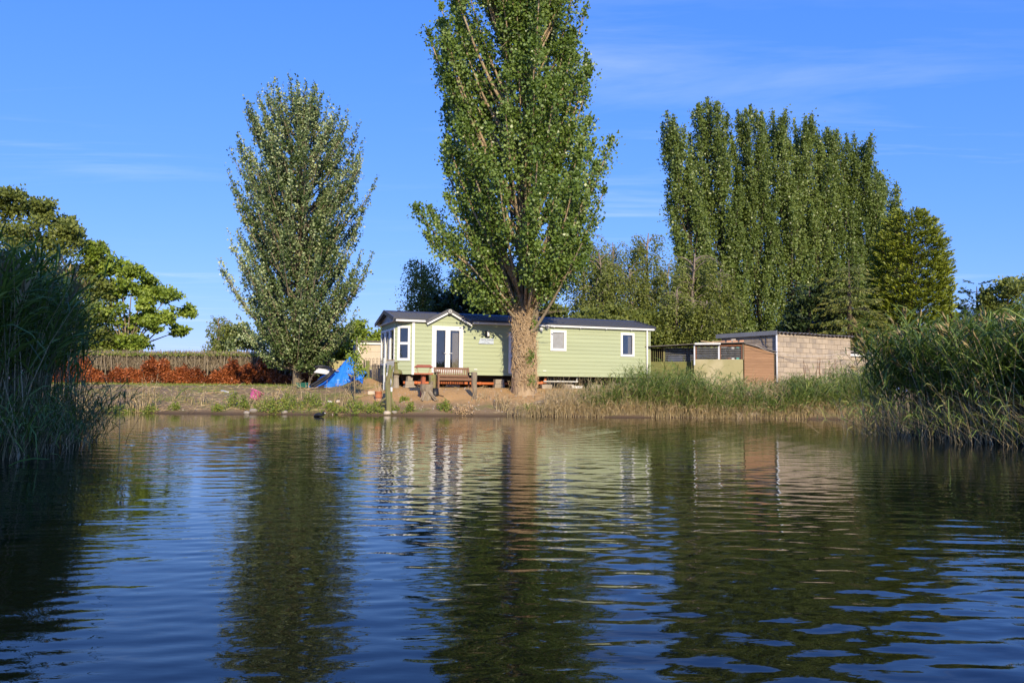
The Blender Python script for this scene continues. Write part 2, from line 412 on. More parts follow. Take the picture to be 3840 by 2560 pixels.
def bumps(x, y):
    return (0.035 * math.sin(x * 2.1 + 0.7 * y) * math.sin(y * 2.9 - 0.5 * x) + 0.02 * math.sin(x * 5.3 + 1.7 * y) * math.sin(y * 6.1 + 1.1)
            + 0.012 * math.sin(x * 11 + y * 3) * math.sin(y * 13 - x * 4))
MOUNDS = []                                  # heaps of sandy soil: (x, y, radius, height)
def T(x, y):
    d = y - edge_y(x)
    z = prof(d / top_w(x))
    if d > 0:
        z += bumps(x, y) * smooth(d / 0.8) * (1 - smooth((y - 45) / 20))
        for mx, my, mr, mh in MOUNDS:
            q = ((x - mx) ** 2 + (y - my) ** 2) / (mr * mr)
            if q < 1: z += mh * (1 - q) ** 1.5 * (1 + 6 * bumps(x * 1.7, y * 1.7))
        return z
    if y > 28: return z
    a = max((left_x(y) - x), (x - right_x(y)))      # side banks with the reeds
    a = max(a, 1.2 - y)                               # the near bank
    return max(-0.9, min(0.35, -0.12 + 0.22 * a + (0.25 * bumps(x, y) if a > 0 else 0)))
def ground_at(px, py, y0=29.2, y1=60):
    """world point where the sight line of a photo pixel meets the far bank"""
    d = ray(px, py); y = y0
    while y < y1:
        p = CAM + d * (y / d.y)
        if p.z <= T(p.x, p.y): return Vector((p.x, p.y, T(p.x, p.y)))
        y += 0.03
    return None
def on_ground(px, Y):
    p = P(px, 1460, Y); return Vector((p.x, p.y, T(p.x, p.y)))

for px, Y, r, h in ((1330, 34.6, 1.0, 0.26), (1375, 35.0, 0.9, 0.22), (1405, 34.4, 0.7, 0.16), (1310, 33.6, 0.6, 0.12)):
    q = P(px, 1460, Y); MOUNDS.append((q.x, q.y, r, h))

def axis(parts):
    out = []
    for a, b, s in parts: out += list(np.arange(a, b - 1e-6, s))
    return np.array(out + [parts[-1][1]])
gx = axis([(-2500, -400, 300), (-400, -60, 40), (-60, -24, 3), (-24, 24, 0.30), (24, 60, 3), (60, 400, 40), (400, 2500, 300)])
gy = axis([(-400, -40, 60), (-40, 0, 4), (0, 28, 0.8), (28, 29, 0.25), (29, 36.5, 0.13), (36.5, 48, 0.6), (48, 80, 3), (80, 400, 30), (400, 3000, 300)])
gv = np.array([(x, y, T(float(x), float(y))) for y in gy for x in gx])
nx = len(gx)
qi = np.array([(j * nx + i, j * nx + i + 1, (j + 1) * nx + i + 1, (j + 1) * nx + i) for j in range(len(gy) - 1) for i in range(nx - 1)])

def ground_mat():
    m = bpy.data.materials.new('bank_soil'); m.use_nodes = True
    n, l = m.node_tree.nodes, m.node_tree.links
    b = n['Principled BSDF']; b.inputs['Roughness'].default_value = 0.95; b.inputs['Specular IOR Level'].default_value = 0.2
    tc = n.new('ShaderNodeTexCoord'); sp = n.new('ShaderNodeSeparateXYZ'); l.new(tc.outputs['Object'], sp.inputs[0])
    def noise(scale, detail=6, rough=0.6):
        q = n.new('ShaderNodeTexNoise'); q.inputs['Scale'].default_value = scale; q.inputs['Detail'].default_value = detail
        q.inputs['Roughness'].default_value = rough; l.new(tc.outputs['Object'], q.inputs['Vector']); return q.outputs['Fac']
    def rangev(v, a, b_, c=0.0, d=1.0):
        q = n.new('ShaderNodeMapRange'); q.inputs['From Min'].default_value = a; q.inputs['From Max'].default_value = b_
        q.inputs['To Min'].default_value = c; q.inputs['To Max'].default_value = d; l.new(v, q.inputs['Value']); return q.outputs[0]
    def mth(op, a, c):
        q = n.new('ShaderNodeMath'); q.operation = op; q.use_clamp = True
        for i, v in enumerate((a, c)):
            if isinstance(v, (int, float)): q.inputs[i].default_value = v
            else: l.new(v, q.inputs[i])
        return q.outputs[0]
    def mix(f, a, c):
        q = n.new('ShaderNodeMix'); q.data_type = 'RGBA'; l.new(f, q.inputs['Factor'])
        for k, v in (('A', a), ('B', c)):
            if isinstance(v, tuple): q.inputs[k].default_value = (*v, 1)
            else: l.new(v, q.inputs[k])
        return q.outputs['Result']
    fine = rangev(noise(22, 8, 0.7), 0.35, 0.68)
    big = rangev(noise(0.9, 5), 0.38, 0.62)
    soil = mix(fine, (0.285, 0.20, 0.11), (0.20, 0.135, 0.075))
    sand = mix(fine, (0.52, 0.32, 0.14), (0.42, 0.25, 0.108))
    # sandy terrace in front of the home (an area of its own, edges broken by noise)
    xl = rangev(sp.outputs['X'], -6.6, -5.6); xr = rangev(sp.outputs['X'], 5.0, 2.0)
    zz = rangev(mth('ADD', sp.outputs['Z'], mth('MULTIPLY', noise(1.7), 0.4)), 0.52, 0.76)
    sand_f = mth('MULTIPLY', mth('MULTIPLY', xl, xr), zz)
    c = mix(sand_f, soil, sand)
    # thin grass and dry litter on the rest
    gr = mth('MULTIPLY', rangev(noise(1.5, 6, 0.7), 0.50, 0.62), mth('SUBTRACT', 1.0, sand_f))
    grass = mix(fine, (0.14, 0.155, 0.045), (0.24, 0.20, 0.085))
    c = mix(gr, c, grass)
    litter = rangev(noise(60, 3, 0.8), 0.62, 0.70, 0, 0.6)
    c = mix(litter, c, (0.50, 0.40, 0.27))
    far = rangev(sp.outputs['Y'], 48, 75)
    c = mix(far, c, (0.11, 0.13, 0.04))
    wet = rangev(sp.outputs['Z'], 0.03, 0.14)           # damp mud at the waterline
    c = mix(wet, (0.10, 0.068, 0.042), c)
    l.new(c, b.inputs['Base Color'])
    bp = n.new('ShaderNodeBump'); bp.inputs['Strength'].default_value = 0.9; bp.inputs['Distance'].default_value = 0.05
    l.new(noise(16, 9, 0.7), bp.inputs['Height']); l.new(bp.outputs[0], b.inputs['Normal'])
    return m
g = npobj(npmesh('ground', gv, qi, mats=[ground_mat()], smooth_=True), 'ground'); g['kind'] = 'structure'
g['label'] = 'sandy brown bank rising from the pond with thin grass'

def water_mat():
    m = bpy.data.materials.new('pond_water'); m.use_nodes = True
    n, l = m.node_tree.nodes, m.node_tree.links
    b = n['Principled BSDF']
    b.inputs['Base Color'].default_value = (0.004, 0.005, 0.003, 1)
    b.inputs['Roughness'].default_value = 0.015
    b.inputs['IOR'].default_value = 1.333
    b.inputs['Specular IOR Level'].default_value = 0.5
    tc = n.new('ShaderNodeTexCoord'); mp = n.new('ShaderNodeMapping'); mp.inputs['Scale'].default_value = (0.38, 1, 1); l.new(tc.outputs['Object'], mp.inputs[0])
    hs = None
    for sc_, det, k in ((7.0, 3, 1.0), (17.0, 2, .45)):          # finest capillary ripples
        q = n.new('ShaderNodeTexNoise'); q.inputs['Scale'].default_value = sc_; q.inputs['Detail'].default_value = det; q.inputs['Distortion'].default_value = .4
        l.new(mp.outputs[0], q.inputs['Vector'])
        w = n.new('ShaderNodeMath'); w.operation = 'MULTIPLY'; w.inputs[1].default_value = k; l.new(q.outputs['Fac'], w.inputs[0])
        if hs is None: hs = w.outputs[0]
        else:
            a = n.new('ShaderNodeMath'); l.new(hs, a.inputs[0]); l.new(w.outputs[0], a.inputs[1]); hs = a.outputs[0]
    gust = n.new('ShaderNodeTexNoise'); gust.inputs['Scale'].default_value = .22; l.new(tc.outputs['Object'], gust.inputs['Vector'])
    gr = n.new('ShaderNodeMapRange'); gr.inputs['From Min'].default_value = .38; gr.inputs['From Max'].default_value = .62; gr.inputs['To Min'].default_value = .15; gr.inputs['To Max'].default_value = .5
    l.new(gust.outputs['Fac'], gr.inputs['Value'])
    bp = n.new('ShaderNodeBump'); bp.inputs['Distance'].default_value = .0055; l.new(gr.outputs[0], bp.inputs['Strength']); l.new(hs, bp.inputs['Height']); l.new(bp.outputs[0], b.inputs['Normal'])
    return m
# ripple field: real wave geometry, crests running mostly across the pond
def ripple(x, y):
    z = np.zeros_like(x)
    rr = np.random.default_rng(3)
    wob = 0.35 * np.sin(x * 0.8 + y * 0.35) + 0.25 * np.sin(x * 1.9 - y * 0.6 + 1)
    for lam, amp, n_, spread in ((0.62, 0.0013, 5, 0.35), (0.30, 0.0014, 6, 0.35), (0.17, 0.00100, 7, 0.45), (0.105, 0.00040, 6, 0.6)):
        for i in range(n_):
            a = math.pi / 2 + rr.normal(0, spread); k = 2 * math.pi / (lam * rr.uniform(0.8, 1.25))
            ph = rr.uniform(0, 6.28)
            env = 0.55 + 0.45 * np.sin(x * rr.uniform(0.2, 1.2) + y * rr.uniform(0.15, 0.8) + rr.uniform(0, 6.28))
            z += amp / math.sqrt(n_) * 1.7 * env * np.sin(k * (x * math.cos(a) + y * math.sin(a)) + wob * 1.5 + ph)
    calm = 0.55 + 0.45 * np.sin(x * 0.33 + 0.2 * np.sin(y * 0.7)) * np.sin(y * 0.28 + 0.6 * np.sin(x * 0.4) + 0.8)
    return z * (0.45 + 0.75 * calm)
def build_water():
    ys = [1.0]
    while ys[-1] < 29.9: ys.append(ys[-1] + (0.018 if ys[-1] < 4 else (0.026 if ys[-1] < 7 else (.042 if ys[-1] < 14 else 0.058))))
    ys = np.array(ys); xs = np.arange(-20, 20.01, 0.10)
    # finer columns in the middle third where the pond comes closest to the viewer
    xs = np.concatenate([np.arange(-20, -8, 0.18), np.arange(-8, -2.4, 0.10), np.arange(-2.4, 2.4, 0.055), np.arange(2.4, 8, 0.10), np.arange(8, 20.05, 0.18)])
    X, Yv = np.meshgrid(xs, ys)
    Z = ripple(X, Yv)
    fade = np.clip((20 - np.abs(X)) / 1.0, 0, 1) * np.clip((Yv - 1.0) / 0.3, 0, 1)
    Z *= fade
    v = np.stack([X, Yv, Z], -1).reshape(-1, 3)
    a = np.arange(len(xs) * len(ys)).reshape(len(ys), len(xs))
    q = np.stack([a[:-1, :-1], a[:-1, 1:], a[1:, 1:], a[1:, :-1]], -1).reshape(-1, 4)
    # flat skirt around the rippled sheet
    o = len(v)
    sk = np.array([(-90, -3, 0), (90, -3, 0), (90, 32, 0), (-90, 32, 0), (-20, 1.0, 0), (xs[-1], 1.0, 0), (xs[-1], ys[-1], 0), (-20, ys[-1], 0)])
    v = np.concatenate([v, sk])
    q = np.concatenate([q, np.array([(0, 1, 5, 4), (1, 2, 6, 5), (2, 3, 7, 6), (3, 0, 4, 7)]) + o])
    w = npobj(npmesh('water', v, q, mats=[water_mat()], smooth_=True), 'water')
    w['kind'] = 'structure'; w['label'] = 'dark rippled pond water reflecting sky and trees'
build_water()

# ------------------------------------------------------------------ foliage generators
def unit(a): return a / np.maximum(np.linalg.norm(a, axis=-1, keepdims=True), 1e-9)
def leaf_arrays(p, axis_, size, width=0.42, r=rng, bias=None):
    """diamond leaves: p (N,3), axis_ (N,3), size (N,)"""
    n = len(p)
    a = unit(axis_)
    rv = unit(r.normal(size=(n, 3)))
    if bias is not None: rv = unit(rv + bias)
    b = unit(np.cross(a, rv)); c = np.cross(a, b)
    s = size[:, None]
    v = np.empty((n, 4, 3))
    v[:, 0] = p; v[:, 2] = p + a * s
    v[:, 1] = p + a * s * 0.45 + b * s * width + c * s * 0.10
    v[:, 3] = p + a * s * 0.45 - b * s * width + c * s * 0.10
    return v.reshape(-1, 3), np.arange(n * 4).reshape(-1, 4)
LIGHTWARD = np.array([.25, -.9, .75]) * .9      # blades turn towards the light
def leaf_mesh(name, p, axis_, size, material, width=0.42, r=rng, rnd=None, bias=None):
    v, q = leaf_arrays(p, axis_, size, width, r, LIGHTWARD if bias is None else bias)
    rn = r.random(len(p)) if rnd is None else rnd
    return npmesh(name, v, q, mats=[material], attr=np.repeat(rn, 4))

def bez(a, b, c, t):
    t = t[:, None]; return (1 - t) ** 2 * a + 2 * t * (1 - t) * b + t * t * c
def beztan(a, b, c, t):
    t = t[:, None]; return unit(2 * (1 - t) * (b - a) + 2 * t * (c - b))

def interp(tab, z): 
    zs = [k[0] for k in tab]; return float(np.interp(z, zs, [k[1] for k in tab]))

def ascending_tree(name, label, cat, base, H, prof_l, prof_r, nb, nt, nl, leaf, lmat, bmat, rise=2.0, trunk=0.3, zfork=2.0, twig=0.7,
                   lean=(0, 0), seed=1, tip=0.2, group=None, rough=0.0, leafw=0.42, depth=1.0, inner=0.4, t0=0.38, gap=None, updir=0.6, spread=0.5,
                   hmin=None, silver=None, puff=0.75, trunk_top=0.93, branch_r=0.05, flare=1.3):
    """poplar-like tree: limbs climb from the trunk, leafy twigs on their outer parts; prof_* = half widths by height"""
    r = np.random.default_rng(seed); rr = random.Random(seed)
    th = thing(name, label, cat, base, 0, group)
    tb = MB()
    lean = np.array([lean[0], lean[1]])
    def off(z): return lean * (z / H) ** 1.6
    # trunk
    pts, rad = [], []
    for i in range(13):
        f = i / 12; z = -0.25 + f * (H * trunk_top + 0.25)
        o = off(max(z, 0)) + np.array([rr.uniform(-1, 1), rr.uniform(-1, 1)]) * trunk * 0.12 * (1 if i > 2 else 0)
        pts.append((o[0], o[1], z)); rad.append(max(0.03, trunk * (1 - f) ** 0.8 * (flare if i == 0 else (1.12 if i == 1 else 1))))
    tb.tube(pts, rad, 10, rough=0.06, rng=rr)
    LP, LA, LS, LR = [], [], [], []
    for k in range(nb):
        f = (k + r.random()) / nb
        z = (hmin or zfork + 0.4) + (H - (hmin or zfork + 0.4)) * f ** 0.92
        th_ = k * 2.39996 + r.normal(0, .35)
        c, s = math.cos(th_), math.sin(th_)
        rl, rrt = interp(prof_l, z), interp(prof_r, z)
        rad_x = rrt if c > 0 else rl
        rad_y = 0.5 * (rl + rrt) * depth
        rho = (inner + (1 - inner) * math.sqrt(r.random())) * (0.93 + 0.12 * r.random())
        o = off(z)
        tipp = np.array([o[0] + rad_x * c * rho, o[1] + rad_y * s * rho, z])
        run = math.hypot(tipp[0] - o[0], tipp[1] - o[1])
        z0 = min(max(zfork * r.uniform(0.85, 1.15), z - run * rise - r.uniform(0.2, 1.2)), H * 0.9)
        if z0 > z - 0.2: z0 = z - 0.2
        o0 = off(z0)
        a = np.array([o0[0] + c * trunk * 0.4, o0[1] + s * trunk * 0.4, z0])
        b = np.array([o0[0] * .35 + tipp[0] * 0.65, o0[1] * .35 + tipp[1] * 0.65, z0 + (z - z0) * 0.38])
        L = np.linalg.norm(tipp - a)
        ts = np.linspace(0, 1, 6)
        br = branch_r * (0.5 + 0.16 * L)
        tb.tube([tuple(q) for q in bez(a, b, tipp, ts)], [br * (1 - 0.85 * t) + 0.008 for t in ts], 5, cap=False)
        # twigs
        n_t = max(5, int(nt * (0.4 + 0.6 * min(1.6, L / (H * 0.22)))))
        t = t0 + (1.0 - t0) * r.random(n_t) ** 0.8
        q = bez(a, b, tipp, t); tg = beztan(a, b, tipp, t)
        d = unit(tg * 0.8 + np.array([0, 0, updir]) + r.normal(size=(n_t, 3)) * spread)
        Lt = twig * r.uniform(0.55, 1.25, n_t) * (1.15 - 0.35 * t)
        for i in range(0, n_t, 3):
            tb.tube([tuple(q[i]), tuple(q[i] + d[i] * Lt[i])], [0.014, 0.005], 3, cap=False)
        nlv = n_t * nl
        ti = np.repeat(np.arange(n_t), nl)
        u = r.random(nlv) ** 0.8
        p = q[ti] + d[ti] * (Lt[ti] * u)[:, None] + r.normal(size=(nlv, 3)) * leaf * puff
        if tip:                                  # leading shoot at the branch end
            n_s = nl * 3
            e = unit((tg[np.argmax(t)] + np.array([0, 0, 0.5]))[None])[0]
            u2 = r.random(n_s)
            ps = tipp + e * (u2 * tip * r.uniform(0.6, 1.4))[:, None] + r.normal(size=(n_s, 3)) * leaf * 0.5
            p = np.concatenate([p, ps]); ti_d = np.concatenate([d[ti], np.repeat(e[None], n_s, 0)])
        else: ti_d = d[ti]
        if gap is not None:
            keep = ~gap(p); p = p[keep]; ti_d = ti_d[keep]
        LP.append(p); LA.append(unit(ti_d * 0.5 + r.normal(size=p.shape) * 0.8)); LS.append(leaf * r.uniform(0.65, 1.3, len(p)))
        base_r = r.normal(0, 0.15)
        LR.append(np.clip(r.random(len(p)) * 0.85 + 0.08 + base_r, 0, 1))
    tb.build('trunk', bmat, th, True)
    p = np.concatenate(LP); rn = np.concatenate(LR)
    if silver is not None: rn = silver(p, rn, r)
    me = leaf_mesh('crown', p, np.concatenate(LA), np.concatenate(LS), lmat, leafw, r, rn)
    npobj(me, 'crown', th)
    return th

def copy_tree(src, loc, label, scale=(1, 1, 1), rz=0.0):
    o = src.copy(); col.objects.link(o); o.location = loc; o.scale = scale; o.rotation_euler = (0, 0, rz); o['label'] = label
    for ch in src.children:
        c = ch.copy(); col.objects.link(c); c.parent = o
    return o

def weeping_tree(name, label, cat, base, H, Rad, nb, ns, nl, leaf, lmat, bmat, seed=1, drop=1.8, trunk=0.16, zlow=1.0, group=None, lean=0.0, topw=0.35):
    """birch-like: arching limbs that let fine leafy strands hang"""
    r = np.random.default_rng(seed); rr = random.Random(seed)
    th = thing(name, label, cat, base, 0, group); tb = MB()
    tb.tube([(lean * f * f + rr.uniform(-.1, .1) * f, rr.uniform(-.1, .1) * f, -0.2 + f * (H + .1)) for f in np.linspace(0, 1, 9)],
            [trunk * (1.15 - f) + 0.01 for f in np.linspace(0, 1, 9)], 8, rough=0.05, rng=rr)
    LP, LA = [], []; LR = []
    for k in range(nb):
        f = (k + r.random()) / nb
        z0 = H * (0.22 + 0.72 * f)
        rad = Rad * (topw + (1 - topw) * math.sin(math.pi * min(1, 0.15 + (1 - f) * 0.95)) ** 0.8) * r.uniform(0.55, 1.1)
        a_ = r.random() * 6.283
        dx, dy = math.cos(a_), math.sin(a_)
        x0 = lean * (z0 / H) ** 2
        a = np.array([x0, 0, z0]); b = np.array([x0 + dx * rad * 0.55, dy * rad * 0.55, min(H * 1.02, z0 + rad * 0.75)])
        c = np.array([x0 + dx * rad, dy * rad, z0 + rad * r.uniform(-0.1, 0.35)])
        ts = np.linspace(0, 1, 6)
        tb.tube([tuple(q) for q in bez(a, b, c, ts)], [0.028 * (1 - .8 * t) * (0.5 + rad / Rad) for t in ts], 4, cap=False)
        t = r.uniform(0.3, 1, ns); q = bez(a, b, c, t) + r.normal(size=(ns, 3)) * 0.12
        L = drop * r.uniform(0.3, 1.2, ns) * (0.5 + 0.7 * t)
        L = np.minimum(L, np.maximum(q[:, 2] - zlow, 0.2))
        sway = r.normal(size=(ns, 3)) * 0.18; sway[:, 2] = -1
        ti = np.repeat(np.arange(ns), nl); u = r.random(len(ti))
        p = q[ti] + unit(sway)[ti] * (L[ti] * u)[:, None] + r.normal(size=(len(ti), 3)) * np.array([0.08, 0.08, 0.05])
        LP.append(p); LA.append(unit(r.normal(size=p.shape) + np.array([0, 0, -0.7])))
        LR.append(np.clip(r.random(len(p)) * 0.8 + 0.1 + r.normal(0, 0.12), 0, 1))
    tb.build('trunk', bmat, th, True)
    p = np.concatenate(LP)
    npobj(leaf_mesh('crown', p, np.concatenate(LA), leaf * r.uniform(0.6, 1.3, len(p)), lmat, 0.4, r, np.concatenate(LR)), 'crown', th)
    return th

def clump_tree(name, label, cat, base, clumps, lmat, bmat, n_per=900, leaf=0.16, seed=1, trunk=0.25, zfork=1.5, group=None, sub=16, updir=0.3, leafw=0.42, fine=0.3):
    """broad-leaved crown: clumps = (x, y, z, rx, rz); every clump is made of many leafy sprays with gaps between"""
    r = np.random.default_rng(seed); rr = random.Random(seed)
    th = thing(name, label, cat, base, 0, group); tb = MB()
    tb.tube([(0, 0, -.25), (0.03, 0, zfork * .5), (0, 0.02, zfork), (0.0, 0, zfork * 1.4)], [trunk * 1.3, trunk, trunk * .85, trunk * .6], 9, rough=.06, rng=rr)
    LP, LA, LR = [], [], []
    for (x, y, z, rx, rz) in clumps:
        c = np.array([x, y, z]); a = np.array([0, 0, zfork * rr.uniform(.7, 1.25)]); b = np.array([x * .45, y * .45, a[2] + (z - a[2]) * .65])
        ts = np.linspace(0, 1, 5)
        tb.tube([tuple(q) for q in bez(a, b, c, ts)], [trunk * .26 * (1 - .8 * t) + .012 for t in ts], 5, cap=False)
        d = unit(r.normal(size=(sub, 3)))
        sp = c + d * np.array([rx, rx, rz]) * (r.random((sub, 1)) ** 0.4)
        for q in sp[::2]: tb.tube([tuple(c), tuple(c * .4 + q * .6 + np.array([0, 0, -.05])), tuple(q)], [.03, .02, .006], 3, cap=False)
        ti = r.integers(0, sub, n_per)
        p = sp[ti] + r.normal(size=(n_per, 3)) * np.array([rx, rx, rz * .7]) * fine
        LP.append(p); LA.append(unit(r.normal(size=p.shape) + d[ti] * .6 + np.array([0, 0, updir])))
        sh = r.normal(0, .12, sub)
        LR.append(np.clip(r.random(n_per) * .8 + .1 + sh[ti], 0, 1))
    tb.build('trunk', bmat, th, True)
    p = np.concatenate(LP)
    npobj(leaf_mesh('crown', p, np.concatenate(LA), leaf * r.uniform(.6, 1.3, len(p)), lmat, leafw, r, np.concatenate(LR)), 'crown', th)
    return th

def conifer(name, label, cat, base, H, shape, lmat, bmat, n_spray=900, nl=26, spray=0.7, leaf=0.16, seed=1, droop=0.0, trunk=0.2, group=None, leafw=0.16, zlow=0.3, jag=0.12, tiers=None, zexp=0.5):
    """cone of foliage sprays; shape = (height, radius) table; droop > 0 lets sprays hang"""
    r = np.random.default_rng(seed); rr = random.Random(seed)
    th = thing(name, label, cat, base, 0, group); tb = MB()
    tb.tube([(0, 0, -.25), (0, 0, H * .5), (0, 0, H * .97)], [trunk * 1.2, trunk * .7, .02], 8)
    z = zlow + (H - zlow) * (1 - r.random(n_spray) ** zexp)
    if tiers: z = zlow + np.round((z - zlow) / tiers) * tiers + r.normal(0, tiers * .1, n_spray)
    rad = np.interp(z, [k[0] for k in shape], [k[1] for k in shape])
    a = r.random(n_spray) * 6.283
    lump = 1 + jag * np.sin(3 * a + z * 1.3) + jag * 0.7 * np.sin(7 * a - z * 2.1)
    rho = rad * lump * (0.62 + 0.42 * r.random(n_spray) ** 0.6)
    out = np.stack([np.cos(a), np.sin(a), np.zeros_like(a)], -1)
    st = out * rho[:, None] * 0.8; st[:, 2] = z
    d = unit(out + np.array([0, 0, 0.55 - droop]) + r.normal(size=(n_spray, 3)) * .18)
    for i in range(0, n_spray, 5):
        tb.tube([(0, 0, max(0.2, z[i] - rho[i] * (0.3 - droop * .3))), tuple(st[i]), tuple(st[i] + d[i] * spray)], [.03, .018, .005], 3, cap=False)
    ti = np.repeat(np.arange(n_spray), nl); u = r.random(len(ti))
    side = unit(np.cross(d, np.array([0, 0, 1.0])))
    w = r.uniform(-1, 1, len(ti)) * (1 - u * .8) * .38
    p = st[ti] + d[ti] * (spray * u)[:, None] + side[ti] * (w * spray)[:, None]
    p[:, 2] -= droop * .35 * spray * r.random(len(ti)) * np.abs(w) * 2
    ax = unit(d[ti] * 0.9 + side[ti] * (np.sign(w) * .7)[:, None] + r.normal(size=p.shape) * .3 + np.array([0, 0, -droop * .6]))
    rn = np.clip(.15 + .6 * u + r.normal(0, .15, len(u)), 0, 1)
    tb.build('trunk', bmat, th, True)
    npobj(leaf_mesh('crown', p, ax, leaf * r.uniform(.7, 1.4, len(p)), lmat, leafw, r, rn), 'crown', th)
    return th

def reeds(name, label, cat, xy, hts, nleaf=8, leafL=0.45, leafW=0.022, lean=(0.15, 0.0), lean_sd=0.12, seed=1, stem_r=0.006, dry_frac=0.25, bend=0.35,
          stem_k=4, leaf_from=0.3, droop=0.35, kind='stuff', parent=None, az_bias=None, plume=0.0, zfun=None, rnd_shift=0.0, dry_leaf=False):
    """reed stand as one mesh: jointed stems and long bent leaves"""
    r = np.random.default_rng(seed); n = len(xy); xy = np.asarray(xy, float); hts = np.asarray(hts, float)
    z0 = np.array([min(T(float(a), float(b)), 0.2 if zfun is None else zfun) for a, b in xy]) - 0.03 if zfun != 'ground' else np.array([T(float(a), float(b)) for a, b in xy]) - 0.03
    base = np.concatenate([xy, z0[:, None]], 1)
    H = hts + np.maximum(0, -z0)
    ln = np.array(lean)[None] + r.normal(size=(n, 2)) * lean_sd
    s = np.linspace(0, 1, stem_k)
    curve = (s[None] ** 1.0)[:, :, None] * ln[:, None, :] * (1 - bend) + (s[None] ** 2.6)[:, :, None] * ln[:, None, :] * bend * 2.2
    cen = np.empty((n, stem_k, 3)); cen[:, :, :2] = base[:, None, :2] + curve * H[:, None, None]
    cen[:, :, 2] = base[:, None, 2] + s[None] * H[:, None] * (1 - 0.28 * np.linalg.norm(ln, axis=1)[:, None] * s[None])
    rad = stem_r * r.uniform(0.7, 1.3, n)[:, None] * (1.15 - 0.8 * s[None])
    ang = np.arange(3) * 2.094 + 0.4
    ring = np.stack([np.cos(ang), np.sin(ang), np.zeros(3)], -1)
    sv = cen[:, :, None, :] + rad[:, :, None, None] * ring[None, None]
    nv = stem_k * 3
    idx = np.arange(n)[:, None] * nv
    qs = []
    for k in range(stem_k - 1):
        for j in range(3):
            qs.append(np.stack([idx[:, 0] + k * 3 + j, idx[:, 0] + k * 3 + (j + 1) % 3, idx[:, 0] + (k + 1) * 3 + (j + 1) % 3, idx[:, 0] + (k + 1) * 3 + j], -1))
    V = [sv.reshape(-1, 3)]; Q = [np.concatenate(qs)]; MQ = [np.zeros(len(Q[0]), int)]
    srn = np.where(r.random(n) < dry_frac, r.uniform(.7, 1, n), r.uniform(0, .45, n))
    A = [np.repeat(srn, nv)]; TR = []; MT = []
    if nleaf:
        m = n * nleaf; si = np.repeat(np.arange(n), nleaf)
        t = leaf_from + (1.0 - leaf_from) * r.random(m)
        f = t * (stem_k - 1); k0 = np.minimum(f.astype(int), stem_k - 2); fr = (f - k0)[:, None]
        p0 = cen[si, k0] * (1 - fr) + cen[si, k0 + 1] * fr
        az = r.random(m) * 6.283
        dh = np.stack([np.cos(az), np.sin(az)], -1)
        if az_bias is not None: dh = unit(dh + np.array(az_bias)[None])
        d = np.concatenate([dh, np.zeros((m, 1))], 1)
        up = np.array([0, 0, 1.0])
        L = (leafL * r.uniform(.6, 1.3, m) * (0.6 + 0.5 * np.sin(np.pi * np.clip(t, 0, 1) ** .8)))[:, None]
        lift = r.uniform(.6, 1.5, m)[:, None]; dr = (droop * r.uniform(.2, 1.8, m))[:, None]
        p1 = p0 + d * L * .32 + up * L * .34 * lift
        p2 = p1 + d * L * .36 + up * L * (.26 * lift - .45 * dr)
        p3 = p2 + d * L * .30 + up * L * (.14 * lift - 1.0 * dr)
        side = unit(np.cross(d, up) + r.normal(size=(m, 3)) * .5)
        W = (leafW * r.uniform(.7, 1.3, m))[:, None]
        lv = np.stack([p0 - side * W * .35, p0 + side * W * .35, p1 - side * W * .5, p1 + side * W * .5, p2 - side * W * .36, p2 + side * W * .36, p3], 1)
        o = len(V[0]); b = o + np.arange(m) * 7
        Q.append(np.concatenate([np.stack([b, b + 1, b + 3, b + 2], -1), np.stack([b + 2, b + 3, b + 5, b + 4], -1)])); MQ.append(np.ones(2 * m, int))
        TR.append(np.stack([b + 4, b + 5, b + 6], -1)); MT.append(np.ones(m, int))
        V.append(lv.reshape(-1, 3)); A.append(np.repeat(np.clip(r.random(m) * .9 + rnd_shift, 0, 1), 7))
    if plume:
        ps = np.where(r.random(n) < plume)[0]; m2 = len(ps) * 7; si = np.repeat(ps, 7)
        tipv = unit(cen[si, -1] - cen[si, -2]); pp = cen[si, -1] - tipv * r.uniform(0, .22, m2)[:, None]
        pv, pq = leaf_arrays(pp, tipv + r.normal(size=(m2, 3)) * .22 + np.array([-.25, 0, 0]), r.uniform(.12, .24, m2), .11, r)
        o = sum(len(k) for k in V); V.append(pv); Q.append(pq + o); MQ.append(np.zeros(len(pq), int)); A.append(np.repeat(r.uniform(.4, .75, m2), 4))
    mats = [M['reed_stem'], M['reed_dry'] if dry_leaf else M['reed_leaf']]
    me = npmesh(name, np.concatenate(V), np.concatenate(Q), np.concatenate(TR) if TR else None, mats, np.concatenate(MQ), np.concatenate(MT) if MT else None, np.concatenate(A))
    o = npobj(me, name, parent)
    if parent is None: tag(o, label, cat, None, kind)
    return o
# ------------------------------------------------------------------ the green holiday home
class Frame:
    """upright wall plane: origin o (world), x runs along angle a, depth behind it is +y"""
    def __init__(s, o, a):
        s.o = Vector(o); s.a = a; s.x = Vector((math.cos(a), math.sin(a), 0)); s.y = Vector((-math.sin(a), math.cos(a), 0))
    def hit(s, px, py, t=0.0):
        d = ray(px, py); q = s.o + s.y * t
        k = (q - CAM).dot(s.y) / d.dot(s.y)
        p = CAM + d * k - s.o
        return p.dot(s.x), p.z
GZ = 0.98
CA = math.radians(20.3)
CF = Frame((-4.73, 33.2, GZ), CA)
home = thing('holiday_home', 'long sage green clad static holiday home with grey tiled roof on blocks', 'mobile home', CF.o, CA)
CL, CW = 11.78, 3.62                    # length, width
ZB, ZT = 0.55, 2.70                     # cladding bottom and top above the ground here
ROWH = 0.1655

